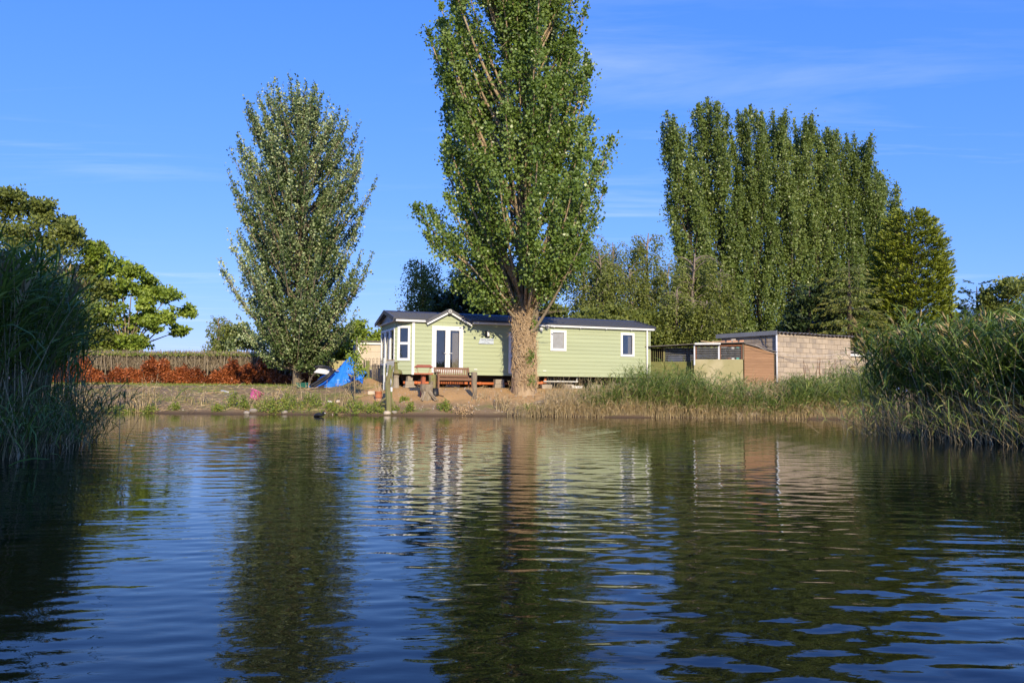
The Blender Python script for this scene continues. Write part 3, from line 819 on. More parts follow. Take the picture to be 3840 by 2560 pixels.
def sub_rects(x0, x1, z0, z1, holes):
    """rectangle minus holes -> list of rectangles"""
    zs = sorted({z0, z1} | {z for h in holes for z in h[2:] if z0 < z < z1})
    out = []
    for za, zb in zip(zs, zs[1:]):
        cuts = sorted((max(x0, h[0]), min(x1, h[1])) for h in holes if h[2] < zb - 1e-6 and h[3] > za + 1e-6 and h[0] < x1 and h[1] > x0)
        cx = x0
        for a, b in cuts:
            if a > cx + 1e-4: out.append((cx, a, za, zb))
            cx = max(cx, b)
        if x1 > cx + 1e-4: out.append((cx, x1, za, zb))
    return out
def clad(parent, W, x0, x1, z0, z1, holes, m, rowh, name='plank', lap=0.016, thick=0.03):
    """lapped boards, each row one part; W = matrix of the wall frame in the parent's space"""
    z = z0; k = 0
    while z < z1 - 0.01:
        zt = min(z + rowh, z1)
        for a, b, c, d in sub_rects(x0, x1, z, zt, holes):
            mb = MB(); mb.m = W
            y_c = -lap * (1 - (c - z) / rowh); y_d = -lap * (1 - (d - z) / rowh)
            mb.poly([(a, y_c, c), (b, y_c, c), (b, thick, c), (a, thick, c), (a, y_d, d - 0.001), (b, y_d, d - 0.001), (b, thick, d - 0.001), (a, thick, d - 0.001)],
                    [(3,2,1,0),(4,5,6,7),(0,1,5,4),(1,2,6,5),(2,3,7,6),(3,0,4,7)])
            mb.build(name, m, parent)
        z = zt; k += 1
def win(parent, W, x0, x1, z0, z1, fw=0.085, bars=(), name='window_frame', glass='glass', depth=(-0.045, 0.05), m='white', curtain=None, vbars=()):
    mb = MB(); mb.m = W; y0, y1 = depth
    mb.box(x0, x0 + fw, y0, y1, z0, z1).box(x1 - fw, x1, y0, y1, z0, z1)
    mb.box(x0 + fw, x1 - fw, y0, y1, z1 - fw, z1).box(x0 + fw, x1 - fw, y0, y1, z0, z0 + fw)
    for zb in bars: mb.box(x0 + fw, x1 - fw, y0, y1, zb - fw * .5, zb + fw * .5)
    for xb in vbars: mb.box(xb - fw * .45, xb + fw * .45, y0, y1, z0 + fw, z1 - fw)
    o = bevel(mb.build(name, M[m], parent), 0.008, 2)
    edges = [z0 + fw * .4] + [b for b in bars] + [z1 - fw * .4]
    for a, b in zip(edges, edges[1:]):
        p = MB(); p.m = W; p.box(x0 + fw * .4, x1 - fw * .4, 0.012, 0.018, a, b); p.build('pane', M[glass], o)
    if curtain:
        for ca, cb in curtain:
            c = MB(); c.m = W; n = 14; vs = []; fs = []
            for i in range(n + 1):
                x = lerp(ca, cb, i / n); y = 0.10 + 0.02 * math.sin(i * 2.1)
                vs += [(x, y, z0 + .03), (x, y, z1 - .03)]
            for i in range(n): fs.append((2*i, 2*i+2, 2*i+3, 2*i+1))
            c.poly(vs, fs); c.build('curtain', M['curtain'], o)
    return o
I4 = Matrix.Identity(4)
def hz(px0, py0, px1, py1, t=0.0):
    a = CF.hit(px0, py0, t); b = CF.hit(px1, py1, t); return a[0], b[0], b[1], a[1]     # s0, s1, z0, z1
S0 = CF.hit(1548, 1300)[0]              # where the straight front wall begins
S1 = CL - 0.12
dr = hz(1620, 1221, 1735, 1397); dr = (dr[0], dr[1], ZB + 0.07, dr[3])
w2 = hz(2063, 1236, 2123, 1317); w3 = hz(2326, 1247, 2378, 1338)
dd = hz(1907, 1246, 1987, 1398); dd = (dd[0], dd[1], ZB + 0.08, dd[3])
ins = lambda h, k: (h[0] + k, h[1] - k, h[2] + k, h[3] - k)
holes = [ins(h, 0.06) for h in (dr, w2, w3, dd)]
clad(home, I4, S0, S1, ZB, ZT, holes, M['sage'], ROWH)
# chamfered bay panel and the glazed end
E0 = 0.115; TCH = 0.36
ch_l = math.hypot(S0 - E0, TCH); ch_a = math.atan2(-TCH, S0 - E0)
WCH = Matrix.Translation((E0, TCH, 0)) @ Matrix.Rotation(ch_a, 4, 'Z')
bw = (0.10, ch_l - 0.10, 1.10, 2.52)
clad(home, WCH, 0, ch_l, ZB, ZT, [ins(bw, 0.06)], M['sage'], ROWH)
WEND = Matrix.Translation((E0, CW - TCH, 0)) @ Matrix.Rotation(-math.pi / 2, 4, 'Z')
EL = CW - 2 * TCH
e1 = (0.12, 0.95, 0.95, 2.45); e2 = (1.02, 1.86, 0.95, 2.45); e3 = (1.93, EL - 0.06, 0.95, 2.45)
clad(home, WEND, 0, EL, ZB, ZT, [ins(h, .05) for h in (e1, e2, e3)], M['sage'], ROWH)
W2C = Matrix.Translation((S0 - .0, CW, 0)) @ Matrix.Rotation(math.pi + math.atan2(TCH, S0 - E0) , 4, 'Z')
clad(home, W2C, 0, ch_l, ZB, ZT, [], M['sage'], ROWH)
WBK = Matrix.Translation((S1, CW, 0)) @ Matrix.Rotation(math.pi, 4, 'Z')
clad(home, WBK, 0, S1 - S0, ZB, ZT, [], M['sage'], ROWH)
WRT = Matrix.Translation((S1, 0, 0)) @ Matrix.Rotation(math.pi / 2, 4, 'Z')
clad(home, WRT, 0.0, CW, ZB, ZT, [], M['sage'], ROWH)
# inner lining, floor and ceiling so that the rooms behind the glass are rooms
mb = MB()
mb.box(S0, S1 - .05, CW - .10, CW - .04, ZB + .05, ZT).box(S1 - .10, S1 - .05, .05, CW - .1, ZB + .05, ZT)
mb.box(6.6, 6.66, .05, CW - .1, ZB + .05, ZT).box(3.9, 3.95, 1.2, CW - .1, ZB + .05, ZT).box(9.0, 9.05, .05, CW - .1, ZB + .05, ZT)
mb.box(E0 + .1, S1 - .05, .05, CW - .04, ZT - .04, ZT)
mb.build('room_lining', M['inside'], home)
mb = MB(); mb.poly([(E0 + .03, TCH, ZB), (S0, .035, ZB), (S1 - .04, .035, ZB), (S1 - .04, CW - .04, ZB), (S0, CW - .035, ZB), (E0 + .03, CW - TCH, ZB),
                    (E0 + .03, TCH, ZB + .06), (S0, .035, ZB + .06), (S1 - .04, .035, ZB + .06), (S1 - .04, CW - .04, ZB + .06), (S0, CW - .035, ZB + .06), (E0 + .03, CW - TCH, ZB + .06)],
                   [(5,4,3,2,1,0), (6,7,8,9,10,11)] + [(i, (i+1) % 6, (i+1) % 6 + 6, i + 6) for i in range(6)])
mb.build('floor', M['inside_dark'], home)
# windows and doors
win(home, WCH, *bw, fw=0.10, bars=(1.10 + 0.70,))
for e in (e1, e2, e3): win(home, WEND, *e, fw=0.08)
cw_ = w2[1] - w2[0]
win(home, I4, *w2, fw=0.115, glass='obscure')
win(home, I4, *w3, fw=0.105, curtain=[(w3[1] - .26, w3[1] - .08)])
win(home, I4, *dd, fw=0.10, bars=(dd[2] + .75,), name='side_door', glass='obscure')
fr = MB(); fw = .075
fr.box(dr[0], dr[0] + fw, -.05, .06, dr[2], dr[3]).box(dr[1] - fw, dr[1], -.05, .06, dr[2], dr[3]).box(dr[0] + fw, dr[1] - fw, -.05, .06, dr[3] - fw, dr[3]).box(dr[0] + fw, dr[1] - fw, -.05, .06, dr[2], dr[2] + .05)
bevel(fr.build('door_frame', M['white'], home), .008)
mid = (dr[0] + dr[1]) / 2
for k, (a, b) in enumerate(((dr[0] + fw, mid), (mid, dr[1] - fw))):
    d_ = win(home, I4, a + .004, b - .004, dr[2] + .055, dr[3] - fw - .004, fw=.10, name='door', depth=(-.065, .03),
             curtain=[(b - .36, b - .10)] if k else None)
    hx = (b - .05) if k == 0 else (a + .05)
    h = MB(); sgn = -1 if k == 0 else 1
    h.box(hx - .018, hx + .018, -.075, -.06, 1.30, 1.50).tube([(hx, -.07, 1.43), (hx, -.115, 1.43), (hx + sgn * .13, -.115, 1.43)], .013, 6)
    h.build('handle', M['white'], d_)
# furniture seen through the doors
def house_chair(x, y, rz):
    c = thing('armchair', 'dark armchair standing inside behind the glass doors', 'chair', (0, 0, 0))
    c.matrix_world = Matrix.Translation(CF.o) @ Matrix.Rotation(CA, 4, 'Z') @ Matrix.Translation((x, y, ZB + .06)) @ Matrix.Rotation(rz, 4, 'Z')
    MB().box(-.28, .28, -.28, .28, .34, .46).build('seat', M['black'], c)
    bevel(MB().box(-.28, .28, .22, .32, .46, 1.05).build('backrest', M['black'], c), .04, 2)
    for s_ in (-1, 1):
        MB().bar((s_ * .30, -.26, .62), (s_ * .30, .28, .66), .06, .05).bar((s_ * .30, -.24, .0), (s_ * .30, -.24, .62), .05, .05).build('armrest', M['black'], c)
        MB().bar((s_ * .25, .25, 0), (s_ * .25, .25, .36), .05, .05).build('leg', M['black'], c)
house_chair((dr[0] + mid) / 2 + .15, .75, 0.7)
# trims, downpipe, gutters
bevel(MB().box(S0 - .045, S0 + .07, -.05, .0, ZB - .02, ZT).build('corner_trim', M['white'], home), .008)
dpx = CF.hit(2424, 1300)[0]
MB().tube([(dpx, -.07, ZB - .15), (dpx, -.07, ZT - .02)], .042, 8).build('downpipe', M['white'], home, True)
MB().box(S1 - .03, S1 + .03, -.045, -.0, ZB - .02, ZT).build('corner_trim', M['sage'], home)
gl, gr_ = CF.hit(1598, 1205)[0], CF.hit(1766, 1212)[0]
gpk, gz = CF.hit(1682, 1166, -.18)
for a, b in ((0.02, gl + .02), (gr_ - .02, CL + .06)):
    bevel(MB().box(a, b, -.15, -.02, ZT - .035, ZT + .085).build('gutter', M['white'], home), .012)
for x in np.arange(6.9, CL, 1.25): MB().box(x, x + .03, -.16, -.14, ZT - .06, ZT + .0).build('gutter_bracket', M['white'], home)
# tile-effect metal roof: two slopes with stepped, scalloped relief
RZ0, RZ1, RY = ZT + .085, 3.20, CW / 2
def slope(sgn, xa=-.06, xb=CL + .10, f0=0.0):
    L = xb - xa; nu = max(4, int(L / .07)); rows = 7 if f0 == 0 else 6
    ye, yr = (-.17, RY) if sgn > 0 else (CW + .17, RY)
    za, zb0 = RZ0, RZ1
    ye, za = lerp(ye, yr, f0), lerp(RZ0, RZ1, f0)
    vs, fs = [], []
    for r_ in range(rows):
        for e_ in (0, 1):
            f = (r_ + e_) / rows
            for i in range(nu + 1):
                u = xa + L * i / nu
                sc = .016 * abs(math.sin(math.pi * u / .21))
                lift = (.030 if e_ == 0 else .004) + sc
                vs.append((u, lerp(ye, yr, f), lerp(za, RZ1, f) + lift))
    W_ = nu + 1
    for k in range(2 * rows - 1):
        for i in range(nu):
            q = (k * W_ + i, k * W_ + i + 1, (k + 1) * W_ + i + 1, (k + 1) * W_ + i)
            fs.append(q if sgn > 0 else q[::-1])
    mb = MB().poly(vs, fs)
    # underside
    mb.poly([(xa, ye, za - .03), (xb, ye, za - .03), (xb, yr, RZ1 - .03), (xa, yr, RZ1 - .03)], [(3, 2, 1, 0) if sgn > 0 else (0, 1, 2, 3)])
    mb.poly([(xa, ye, za - .03), (xb, ye, za - .03), (xb, ye, za + .045), (xa, ye, za + .045)], [(0, 1, 2, 3)])
    return mb.build('roof', M['roof'], home)
slope(1, -.06, gl + .06); slope(1, gl + .061, gr_ - .061, .14); slope(1, gr_ - .06, CL + .10); slope(-1)
rg = MB(); rg.poly([(-.08, RY - .12, RZ1 + .0), (-.08, RY, RZ1 + .07), (-.08, RY + .12, RZ1), (CL + .12, RY - .12, RZ1), (CL + .12, RY, RZ1 + .07), (CL + .12, RY + .12, RZ1)],
                   [(0, 3, 4, 1), (1, 4, 5, 2), (0, 1, 2), (3, 5, 4)]); rg.build('ridge_cap', M['roof'], home)
# gable end walls, verges and soffit at both ends
for x_, s_ in ((E0, -1), (S1 - .02, 1)):
    MB().poly([(x_, .0, ZT), (x_, CW, ZT), (x_, CW, RZ0), (x_, RY, RZ1 - .05), (x_, 0, RZ0)], [(0, 4, 3, 2, 1) if s_ > 0 else (0, 1, 2, 3, 4)]).build('gable_panel', M['sage'] if s_ > 0 else M['soffit'], home)
for x_ in (-.075, CL + .10):
    v = MB(); v.bar((x_, -.17, RZ0 - .03), (x_, RY, RZ1 + .0), .035, .16); v.bar((x_, CW + .17, RZ0 - .03), (x_, RY, RZ1 + .0), .035, .16); v.build('verge', M['verge'], home)
MB().box(-.05, E0 + .02, 0.0, CW, ZT - .02, ZT + .0).poly([(-.05, -.1, ZT), (S0, -.1, ZT), (S0, .0, ZT), (E0, TCH, ZT), (E0, CW, ZT), (-.05, CW, ZT)], [(0, 1, 2, 3, 4, 5)]).build('soffit', M['soffit'], home)
# porch gable above the glass doors
gw = (gr_ - gl) / 2; gc = (gr_ + gl) / 2; gzp = 3.10; gze = ZT - .06
tri = MB()
nrow = 4
for k in range(nrow):
    za = ZT + k * .13; zb_ = min(za + .13, gzp - .06)
    wa = (gw - .02) * (gzp - .03 - za) / (gzp - gze); wb = (gw - .02) * (gzp - .03 - zb_) / (gzp - gze)
    if zb_ <= za: break
    tri.poly([(gc - wa, -.02, za), (gc + wa, -.02, za), (gc + wb, -.004, zb_), (gc - wb, -.004, zb_), (gc - wa, .03, za), (gc + wa, .03, za), (gc + wb, .03, zb_), (gc - wb, .03, zb_)],
             [(0, 1, 2, 3), (7, 6, 5, 4), (0, 4, 5, 1), (3, 2, 6, 7)])
tri.build('gable_panel', M['sage'], home)
for s_ in (-1, 1):
    e = Vector((gc + s_ * gw, 0, gze)); pk = Vector((gc, 0, gzp + .03))
    y0, y1 = -.11, 1.75
    n_ = (pk - e).cross(Vector((0, 1, 0))); n_.normalize(); n_ *= .05 if n_.z > 0 else -.05
    mb = MB(); mb.poly([(e.x, y0, e.z), (pk.x, y0, pk.z), (pk.x, y1, pk.z), (e.x, y1 * .55, e.z)] + [(e.x + n_.x, y0, e.z + n_.z), (pk.x + n_.x * 0, y0, pk.z + .055), (pk.x, y1, pk.z + .055), (e.x + n_.x, y1 * .55, e.z + n_.z)],
                     [(3, 2, 1, 0), (4, 5, 6, 7), (0, 1, 5, 4), (1, 2, 6, 5), (2, 3, 7, 6), (3, 0, 4, 7)])
    mb.build('porch_roof', M['roof'], home)
    v = MB(); v.bar((e.x + s_ * .05, -.13, e.z + .045), (pk.x, -.13, pk.z + .075), .05, .11); v.build('verge', M['verge'], home)
    v = MB(); v.bar((e.x - s_ * .01, -.142, e.z - .045), (pk.x, -.142, pk.z - .02), .05, .065); v.build('bargeboard', M['white'], home)
me_ = MB(); me_.m = Matrix.Translation((gc, -.19, gzp + .04)) @ Matrix.Rotation(math.pi / 2, 4, 'X')
me_.lathe([(0.0, .03), (.075, .03), (.085, .018), (.085, -.01)], 20); md = me_.build('roof_medallion', M['soffit'], home, False)
q = MB(); q.m = me_.m; q.lathe([(.095, -.012), (.105, .0), (.105, .022), (.086, .022)], 20); q.build('rim', M['verge'], md)
q = MB(); q.m = me_.m
for a in (-.035, 0, .035): q.box(-.045 + abs(a) * .5, .045 - abs(a) * .5, a - .008, a + .008, .031, .036)
q.build('emblem', M['letter'], md)
# name plaque, wall lamp, vents
sx0, sx1, sz0, sz1 = hz(1795, 1268, 1850, 1290)
pl = MB().poly([(sx0 - .02, -.045, sz0), (sx1, -.045, sz0), (sx1, -.045, sz1), (sx0 + .06, -.045, sz1), (sx0 - .02, -.03, sz0), (sx1, -.03, sz0), (sx1, -.03, sz1), (sx0 + .06, -.03, sz1)],
               [(0, 1, 2, 3), (7, 6, 5, 4), (0, 4, 5, 1), (1, 5, 6, 2), (2, 6, 7, 3), (3, 7, 4, 0)]).build('name_plaque', M['plaque'], home)
fc = bpy.data.curves.new('lettering', 'FONT'); fc.body = 'CRISTAL SHIRALEE'; fc.size = .088; fc.extrude = .001; fc.align_x = 'CENTER'
fo = bpy.data.objects.new('lettering_curve', fc); col.objects.link(fo)
dg = bpy.context.evaluated_depsgraph_get()
tm = bpy.data.meshes.new_from_object(fo.evaluated_get(dg)); bpy.data.objects.remove(fo)
tm.materials.clear(); tm.materials.append(M['letter'])
wt = max(v.co.x for v in tm.vertices) - min(v.co.x for v in tm.vertices)
lt = bpy.data.objects.new('lettering', tm); col.objects.link(lt); lt.parent = pl
ks = (sx1 - sx0 - .09) / wt
lt.location = ((sx0 + sx1) / 2 + .035, -.0475, sz0 + .135); lt.rotation_euler = (math.pi / 2, 0, 0); lt.scale = (ks, 1.05, 1)
ll = MB()
for za, ws in ((sz0 + .085, ((.22, .42),)), (sz0 + .04, ((.12, .27), (.38, .47)))):
    for a, b in ws: ll.box(sx0 + a, sx0 + b, -.0478, -.0465, za, za + .010)
ll.build('small_lettering', M['letter'], pl)
lx0, lx1, lz0, lz1 = hz(1818, 1240, 1836, 1264)
lm = MB(); lm.m = Matrix.Translation(((lx0 + lx1) / 2, -.02, lz0)); r_ = (lx1 - lx0) / 2
lm.lathe([(r_, 0), (r_, lz1 - lz0)], 16); lamp = lm.build('wall_lamp', M['black'], home, False)
q = MB(); q.m = lm.m; q.box(-.03, .055, -r_ - .004, -r_ + .05, .04, lz1 - lz0 - .04); q.build('lamp_panel', M['white'], lamp)
vx, vz = CF.hit(2028, 1234)
q = MB(); q.m = Matrix.Translation((vx, -.03, vz)) @ Matrix.Rotation(math.pi / 2, 4, 'X'); q.lathe([(0, .05), (.045, .05), (.05, .02), (.085, .02), (.085, -.02)], 18); q.build('round_vent', M['white'], home)
a = hz(2047, 1221, 2059, 1232); bevel(MB().box(a[0], a[1], -.06, 0, a[2], a[3]).build('vent_box', M['white'], home), .01)
for px, py in ((2041, 1390), (1783, 1385)):
    x_, z_ = CF.hit(px, py); MB().box(x_ - .07, x_ + .07, -.04, 0, z_ - .018, z_ + .018).build('floor_vent', M['white'], home)
# chassis, axle and wheels
ch = MB()
for y_ in (.75, CW - .75): ch.box(.5, CL - .3, y_ - .05, y_ + .05, ZB - .24, ZB - .002)
for x_ in np.arange(.8, CL - .4, 1.3): ch.box(x_, x_ + .06, .30, CW - .1, ZB - .14, ZB - .004)
ch.build('chassis', M['chassis'], home)
for x_ in (6.1, 7.0):
    w = MB(); w.m = Matrix.Translation((x_, .55, .26)) @ Matrix.Rotation(math.pi / 2, 4, 'X'); w.lathe([(.12, -.08), (.24, -.08), (.27, -.05), (.27, .05), (.24, .08), (.12, .08)], 18)
    w.build('wheel', M['black'], home, False)
MB().box(.3, CL - .2, CW - .2, CW - .14, -.15, ZB - .01).build('added_dark_backing', M['chassis'], home)  # added dark sheet standing in for the deep shade under the home, hides the sky
# pale interior blind on the small right window stays dark inside; drain pipes under the floor are laid separately
def cw(s_, t_, z_=0.0):
    p = CF.o + CF.x * s_ + CF.y * t_; return Vector((p.x, p.y, T(p.x, p.y) + z_))
def pipe(name, label, pts, r_, m, cat='pipe'):
    p0 = Vector(pts[0]); mb = MB()
    mb.tube([Vector(p) - p0 for p in pts], r_, 9)
    for p in pts[1:-1]:
        d = (Vector(pts[-1]) - p0).normalized(); c = Vector(p) - p0
        mb.tube([c - d * .06, c + d * .06], r_ * 1.22, 9)
    o = mb.build(name, M[m], None, True, loc=p0); return tag(o, label, cat)
def stack(s_, t_, sizes, label, group=None):
    """blocks piled under the floor: each block is a thing of its own"""
    z = 0.0
    for k, (w, d, h, rz) in enumerate(sizes):
        p = cw(s_, t_); mb = MB().box(-w / 2, w / 2, -d / 2, d / 2, 0, h)
        o = bevel(mb.build('concrete_block', M['concrete'], None, loc=(p.x, p.y, p.z + z - (.03 if k == 0 else 0)), rot=(0, 0, CA + rz)), .012)
        tag(o, label[k], 'concrete block'); z += h + .002 - (.03 if k == 0 else 0)
s_of = lambda px, t=0.25: CF.hit(px, 1435, t)[0]
pz = GZ + .24
seg = [s_of(1512, .35), s_of(1560, .35), s_of(1690, .35), s_of(1800, .35), s_of(1905, .35)]
def cwz(s_, t_, z_): p = CF.o + CF.x * s_ + CF.y * t_; return Vector((p.x, p.y, z_))
pipe('drain_pipe', 'long orange plastic drain pipe lying under the home beside the bench', [cwz(s, .35, GZ + .21) for s in seg], .058, 'orange')
pipe('drain_pipe', 'short orange plastic pipe elbow under the home right of the poplar trunk', [cwz(s_of(1990, .3), .3, GZ + .25), cwz(s_of(2030, .3), .3, GZ + .26), cwz(s_of(2043, .3), .3, GZ + .30), cwz(s_of(2046, .3), .3, GZ + .52)], .06, 'orange')
pipe('waste_pipe', 'thin white waste pipe running level under the home', [cwz(s_of(2038, .2), .2, GZ + .33), cwz(s_of(2090, .2), .2, GZ + .335), cwz(s_of(2162, .2), .2, GZ + .33), cwz(s_of(2165, .2), .2, GZ + .56)], .03, 'pvc')
stack(s_of(1536), .3, [(.44, .3, .12, .1), (.36, .25, .18, -.05), (.22, .2, .2, .2)],
      ['wide concrete block lowest under the home beside the bird table', 'middle concrete block in the stack beside the bird table', 'small upright block topmost of the stack beside the bird table'])
stack(s_of(1585, .8), .8, [(.44, .3, .2, 0), (.44, .22, .2, .1)], ['concrete block on the soil behind the bird table post', 'pale concrete block topping the pair behind the bird table post'])
stack(s_of(1693, .1), -.1, [(.50, .35, .13, .05)], ['flat concrete slab lying below the bench seat'])
stack(s_of(1870), .25, [(.44, .3, .22, .0), (.40, .25, .2, .12)], ['lower concrete block of the pair left of the poplar trunk', 'upper concrete block of the pair left of the poplar trunk'])
stack(s_of(2040), .0, [(.46, .24, .2, -.05)], ['single pale concrete block right of the poplar foot'])
stack(s_of(2128), .2, [(.44, .3, .26, .1)], ['concrete block behind the white plastic tub'])
stack(s_of(2225), .1, [(.52, .3, .24, .0)], ['broad concrete block among dry stalks under the home'])
stack(s_of(2360), .2, [(.6, .35, .22, .05), (.5, .3, .22, -.05)], ['lower concrete block beneath the right end of the home', 'upper concrete block beneath the right end of the home'])
stack(s_of(2302, .5), .5, [(.5, .3, .24, .05)], ['low concrete block half hidden by reeds under the home'])
stack(s_of(1640, 1.6), 2.6, [(.44, .3, .22, .0), (.44, .3, .2, .0)], ['lower block of the rear support in the shade under the home', 'upper block of the rear support in the shade under the home'])
p = cw(s_of(2147), -.1)
tb_ = MB().poly([(-.24, -.13, 0), (.24, -.13, 0), (.24, .13, 0), (-.24, .13, 0), (-.27, -.16, .16), (.27, -.16, .16), (.27, .16, .16), (-.27, .16, .16), (-.25, -.14, .16), (.25, -.14, .16), (.25, .14, .16), (-.25, .14, .16), (-.22, -.11, .02), (.22, -.11, .02), (.22, .11, .02), (-.22, .11, .02)],
    [(3, 2, 1, 0), (0, 1, 5, 4), (1, 2, 6, 5), (2, 3, 7, 6), (3, 0, 4, 7), (4, 5, 9, 8), (5, 6, 10, 9), (6, 7, 11, 10), (7, 4, 8, 11), (8, 9, 13, 12), (9, 10, 14, 13), (10, 11, 15, 14), (11, 8, 12, 15), (12, 13, 14, 15)])
tag(tb_.build('plastic_tub', M['white'], None, loc=p, rot=(0, 0, CA)), 'small white plastic tub lying under the edge of the home', 'tub')

# ------------------------------------------------------------------ block outhouse, aviary, sheds
BO = P(2912, 1300, 36.2); BZ = T(BO.x, BO.y)
BA = math.radians(33)
bh = thing('block_outhouse', 'square concrete block outhouse with corrugated cement roof behind the reeds', 'outhouse', (BO.x, BO.y, BZ), BA)
BF = Frame((BO.x, BO.y, BZ), BA)
BWL = BF.hit(3190, 1330)[0]; BWD = 3.2; BH = BF.hit(2925, 1252)[1]
mb = MB().box(.012, BWL - .012, .012, BWD - .012, -.3, BH - .01); mb.build('mortar_core', M['mortar'], bh)
def block_wall(parent, W, L, H_, bw=.45, bhh=.225, d=.05, rr=R, name='block'):
    z = -.1; k = 0
    while z < H_ - .03:
        zt = min(z + bhh, H_); x = -(bw / 2 if k % 2 else 0.0)
        while x < L - .02:
            a, b = max(0.0, x), min(L, x + bw)
            if b - a > .04:
                o = rr.uniform(-.004, .004)
                m_ = MB(); m_.m = W; m_.box(a + .009, b - .009, o, d, z + .009, zt - .009); m_.build(name, M['block'], parent)
            x += bw
        z = zt; k += 1
block_wall(bh, Matrix.Translation((0, -.0, 0)), BWL, BH)
WL = Matrix.Translation((0, BWD, 0)) @ Matrix.Rotation(-math.pi / 2, 4, 'Z')
block_wall(bh, WL, BWD, BH)
# corrugated sheets, ridges running back from the lit wall
def corr(parent, x0, x1, y0, y1, z0, z1, m, pitch=.30, amp=.035, name='roof_sheet', nseg=8):
    n = int((x1 - x0) / pitch * nseg); vs = []; fs = []
    for i in range(n + 1):
        x = lerp(x0, x1, i / n); w = amp * math.cos(2 * math.pi * (x - x0) / pitch)
        w = max(w, -amp * .55)
        for y, z in ((y0, z0), (y1, z1)): vs += [(x, y, z + w), (x, y, z + w + .014)]
    for i in range(n):
        a = 4 * i; b = a + 4
        fs += [(a, a + 2, b + 2, b), (a + 1, b + 1, b + 3, a + 3), (a, b, b + 1, a + 1), (a + 2, a + 3, b + 3, b + 2)]
    return MB().poly(vs, fs).build(name, m, parent)
nsh = 4
for k in range(nsh):
    a = -.08 + k * (BWL + .2) / nsh; b = a + (BWL + .2) / nsh + .04
    corr(bh, a, b, -.14, BWD * .55, BH + .05 + .012 * (k % 2) + .02 * k / nsh, BH + .07 + .012 * (k % 2), M['asbestos'], pitch=.262)
    corr(bh, a, b, BWD * .5, BWD + .12, BH + .10 + .012 * (k % 2), BH + .12 + .012 * (k % 2), M['asbestos'], pitch=.262)
# mortar packed under the corrugations
mm = MB()
for i in range(int(BWL / .262)):
    x = .05 + i * .262; mm.prism([(x - .02 + .09, BH - .02), (x + .11 + .09, BH - .02), (x + .045 + .09, BH + .075)], -.005, .08)
mm.build('mortar_fillet', M['block'], bh)
q = MB(); q.m = WL; q.box(-.25, BWD + .10, -.10, -.06, BH - .05, BH + .14); q.build('fascia', M['fascia'], bh)
q = MB(); q.tube([(-.05, -.045, -.1), (-.05, -.045, BH - .02)], .038, 8); q.build('downpipe', M['galv_white'], bh, True)
q = MB()
for (a, b) in (((.95, 2.55), (.80, 2.30)), ((.80, 2.30), (.60, 2.05)), ((.70, 2.6), (.55, 2.35)), ((.55, 2.35), (.48, 2.1)), ((.60, 2.05), (.40, 1.95))):
    q.tube([(-.02, a[0], a[1]), (-.035, b[0], b[1])], .012, 4)
q.build('dead_vine', M['bark_dark'], bh)
for k in range(13):
    x_ = R.uniform(.9, BWL - .35); q = MB(); z_ = -.1; pts = []
    while z_ < R.uniform(1.0, 2.2): pts.append((x_, -.022 - R.random() * .02, z_)); z_ += .16; x_ += R.gauss(0, .045)
    if len(pts) > 3: q.tube(pts, [lerp(.014, .006, i / len(pts)) for i in range(len(pts))], 4); q.build('dead_vine', M['brownwood'], bh)
# low extension right of the outhouse
ex = thing('lean_to_shed', 'low block lean-to with brown end boards right of the outhouse', 'shed', (BO.x + BF.x.x * (BWL + .02), BO.y + BF.x.y * (BWL + .02), BZ), BA)
EH = 1.75
MB().box(.02, .42, .5, .56, -.2, EH).build('end_boards', M['brownwood'], ex)
block_wall(ex, Matrix.Translation((.45, .45, 0)), 2.6, EH)
MB().box(.46, 3.03, .47, 2.5, -.2, EH - .01).build('mortar_core', M['mortar'], ex)
corr(ex, -.0, 3.2, .30, 2.6, EH + .12, EH + .22, M['asbestos'], pitch=.15, amp=.02)
MB().box(.38, 3.1, .36, .42, EH - .06, EH + .05).build('fascia', M['white'], ex)
MB().box(.40, .46, .40, .46, -.2, EH - .07).build('corner_post', M['greywood'], ex)

# aviary: rendered plinth, wire panels on posts, flat roof; stands in front of the outhouse
AO = P(2787, 1400, 35.7); AZ = T(AO.x, AO.y)
AA = math.radians(-14)
AF = Frame((AO.x, AO.y, AZ), math.pi + AA)                  # runs to the left from the shed corner
ALEN = abs(AF.hit(2602, 1400)[0])
av = thing('aviary', 'wire mesh aviary on a lichened rendered plinth with a flat roof', 'aviary', (AO.x, AO.y, AZ), AA)
zp = AF.hit(2787, 1347)[1]; zr = AF.hit(2787, 1289)[1]; zr2 = AF.hit(2602, 1300)[1]
L1 = ALEN
bevel(MB().box(-L1, 0, 0, .14, -.35, zp).build('plinth', M['plinth'], av), .015)
MB().box(-L1 - 2.2, -L1 - .002, .62, .74, -.35, zp - .08).build('plinth', M['plinth_green'], av)
MB().box(-L1 - .10, -L1, .14, .62, -.3, zp - .05).build('plinth', M['plinth_green'], av)
def wires(x0, x1, y, z0, z1, sx=.05, sz=.10, r_=.004):
    mb = MB()
    for x in np.arange(x0, x1 + .001, sx): mb.box(x - r_ * .7, x + r_ * .7, y - r_, y + r_, z0, z1)
    for z in np.arange(z0, z1 + .001, sz): mb.box(x0, x1, y - r_ - .004, y + r_ - .004, z - r_, z + r_)
    return mb
mid_x = -L1 * (2787 - 2697) / (2787 - 2602)
for a, b in ((-L1 + .05, mid_x - .03), (mid_x + .03, -.08)):
    o = wires(a, b, .06, zp, zr - .02).build('wire_panel', M['wire'], av); o['kind'] = 'stuff'
o = wires(-L1 - 1.35, -L1 - .05, .66, zp - .08, zr - .10, .05, .10).build('wire_panel', M['wire'], av); o['kind'] = 'stuff'
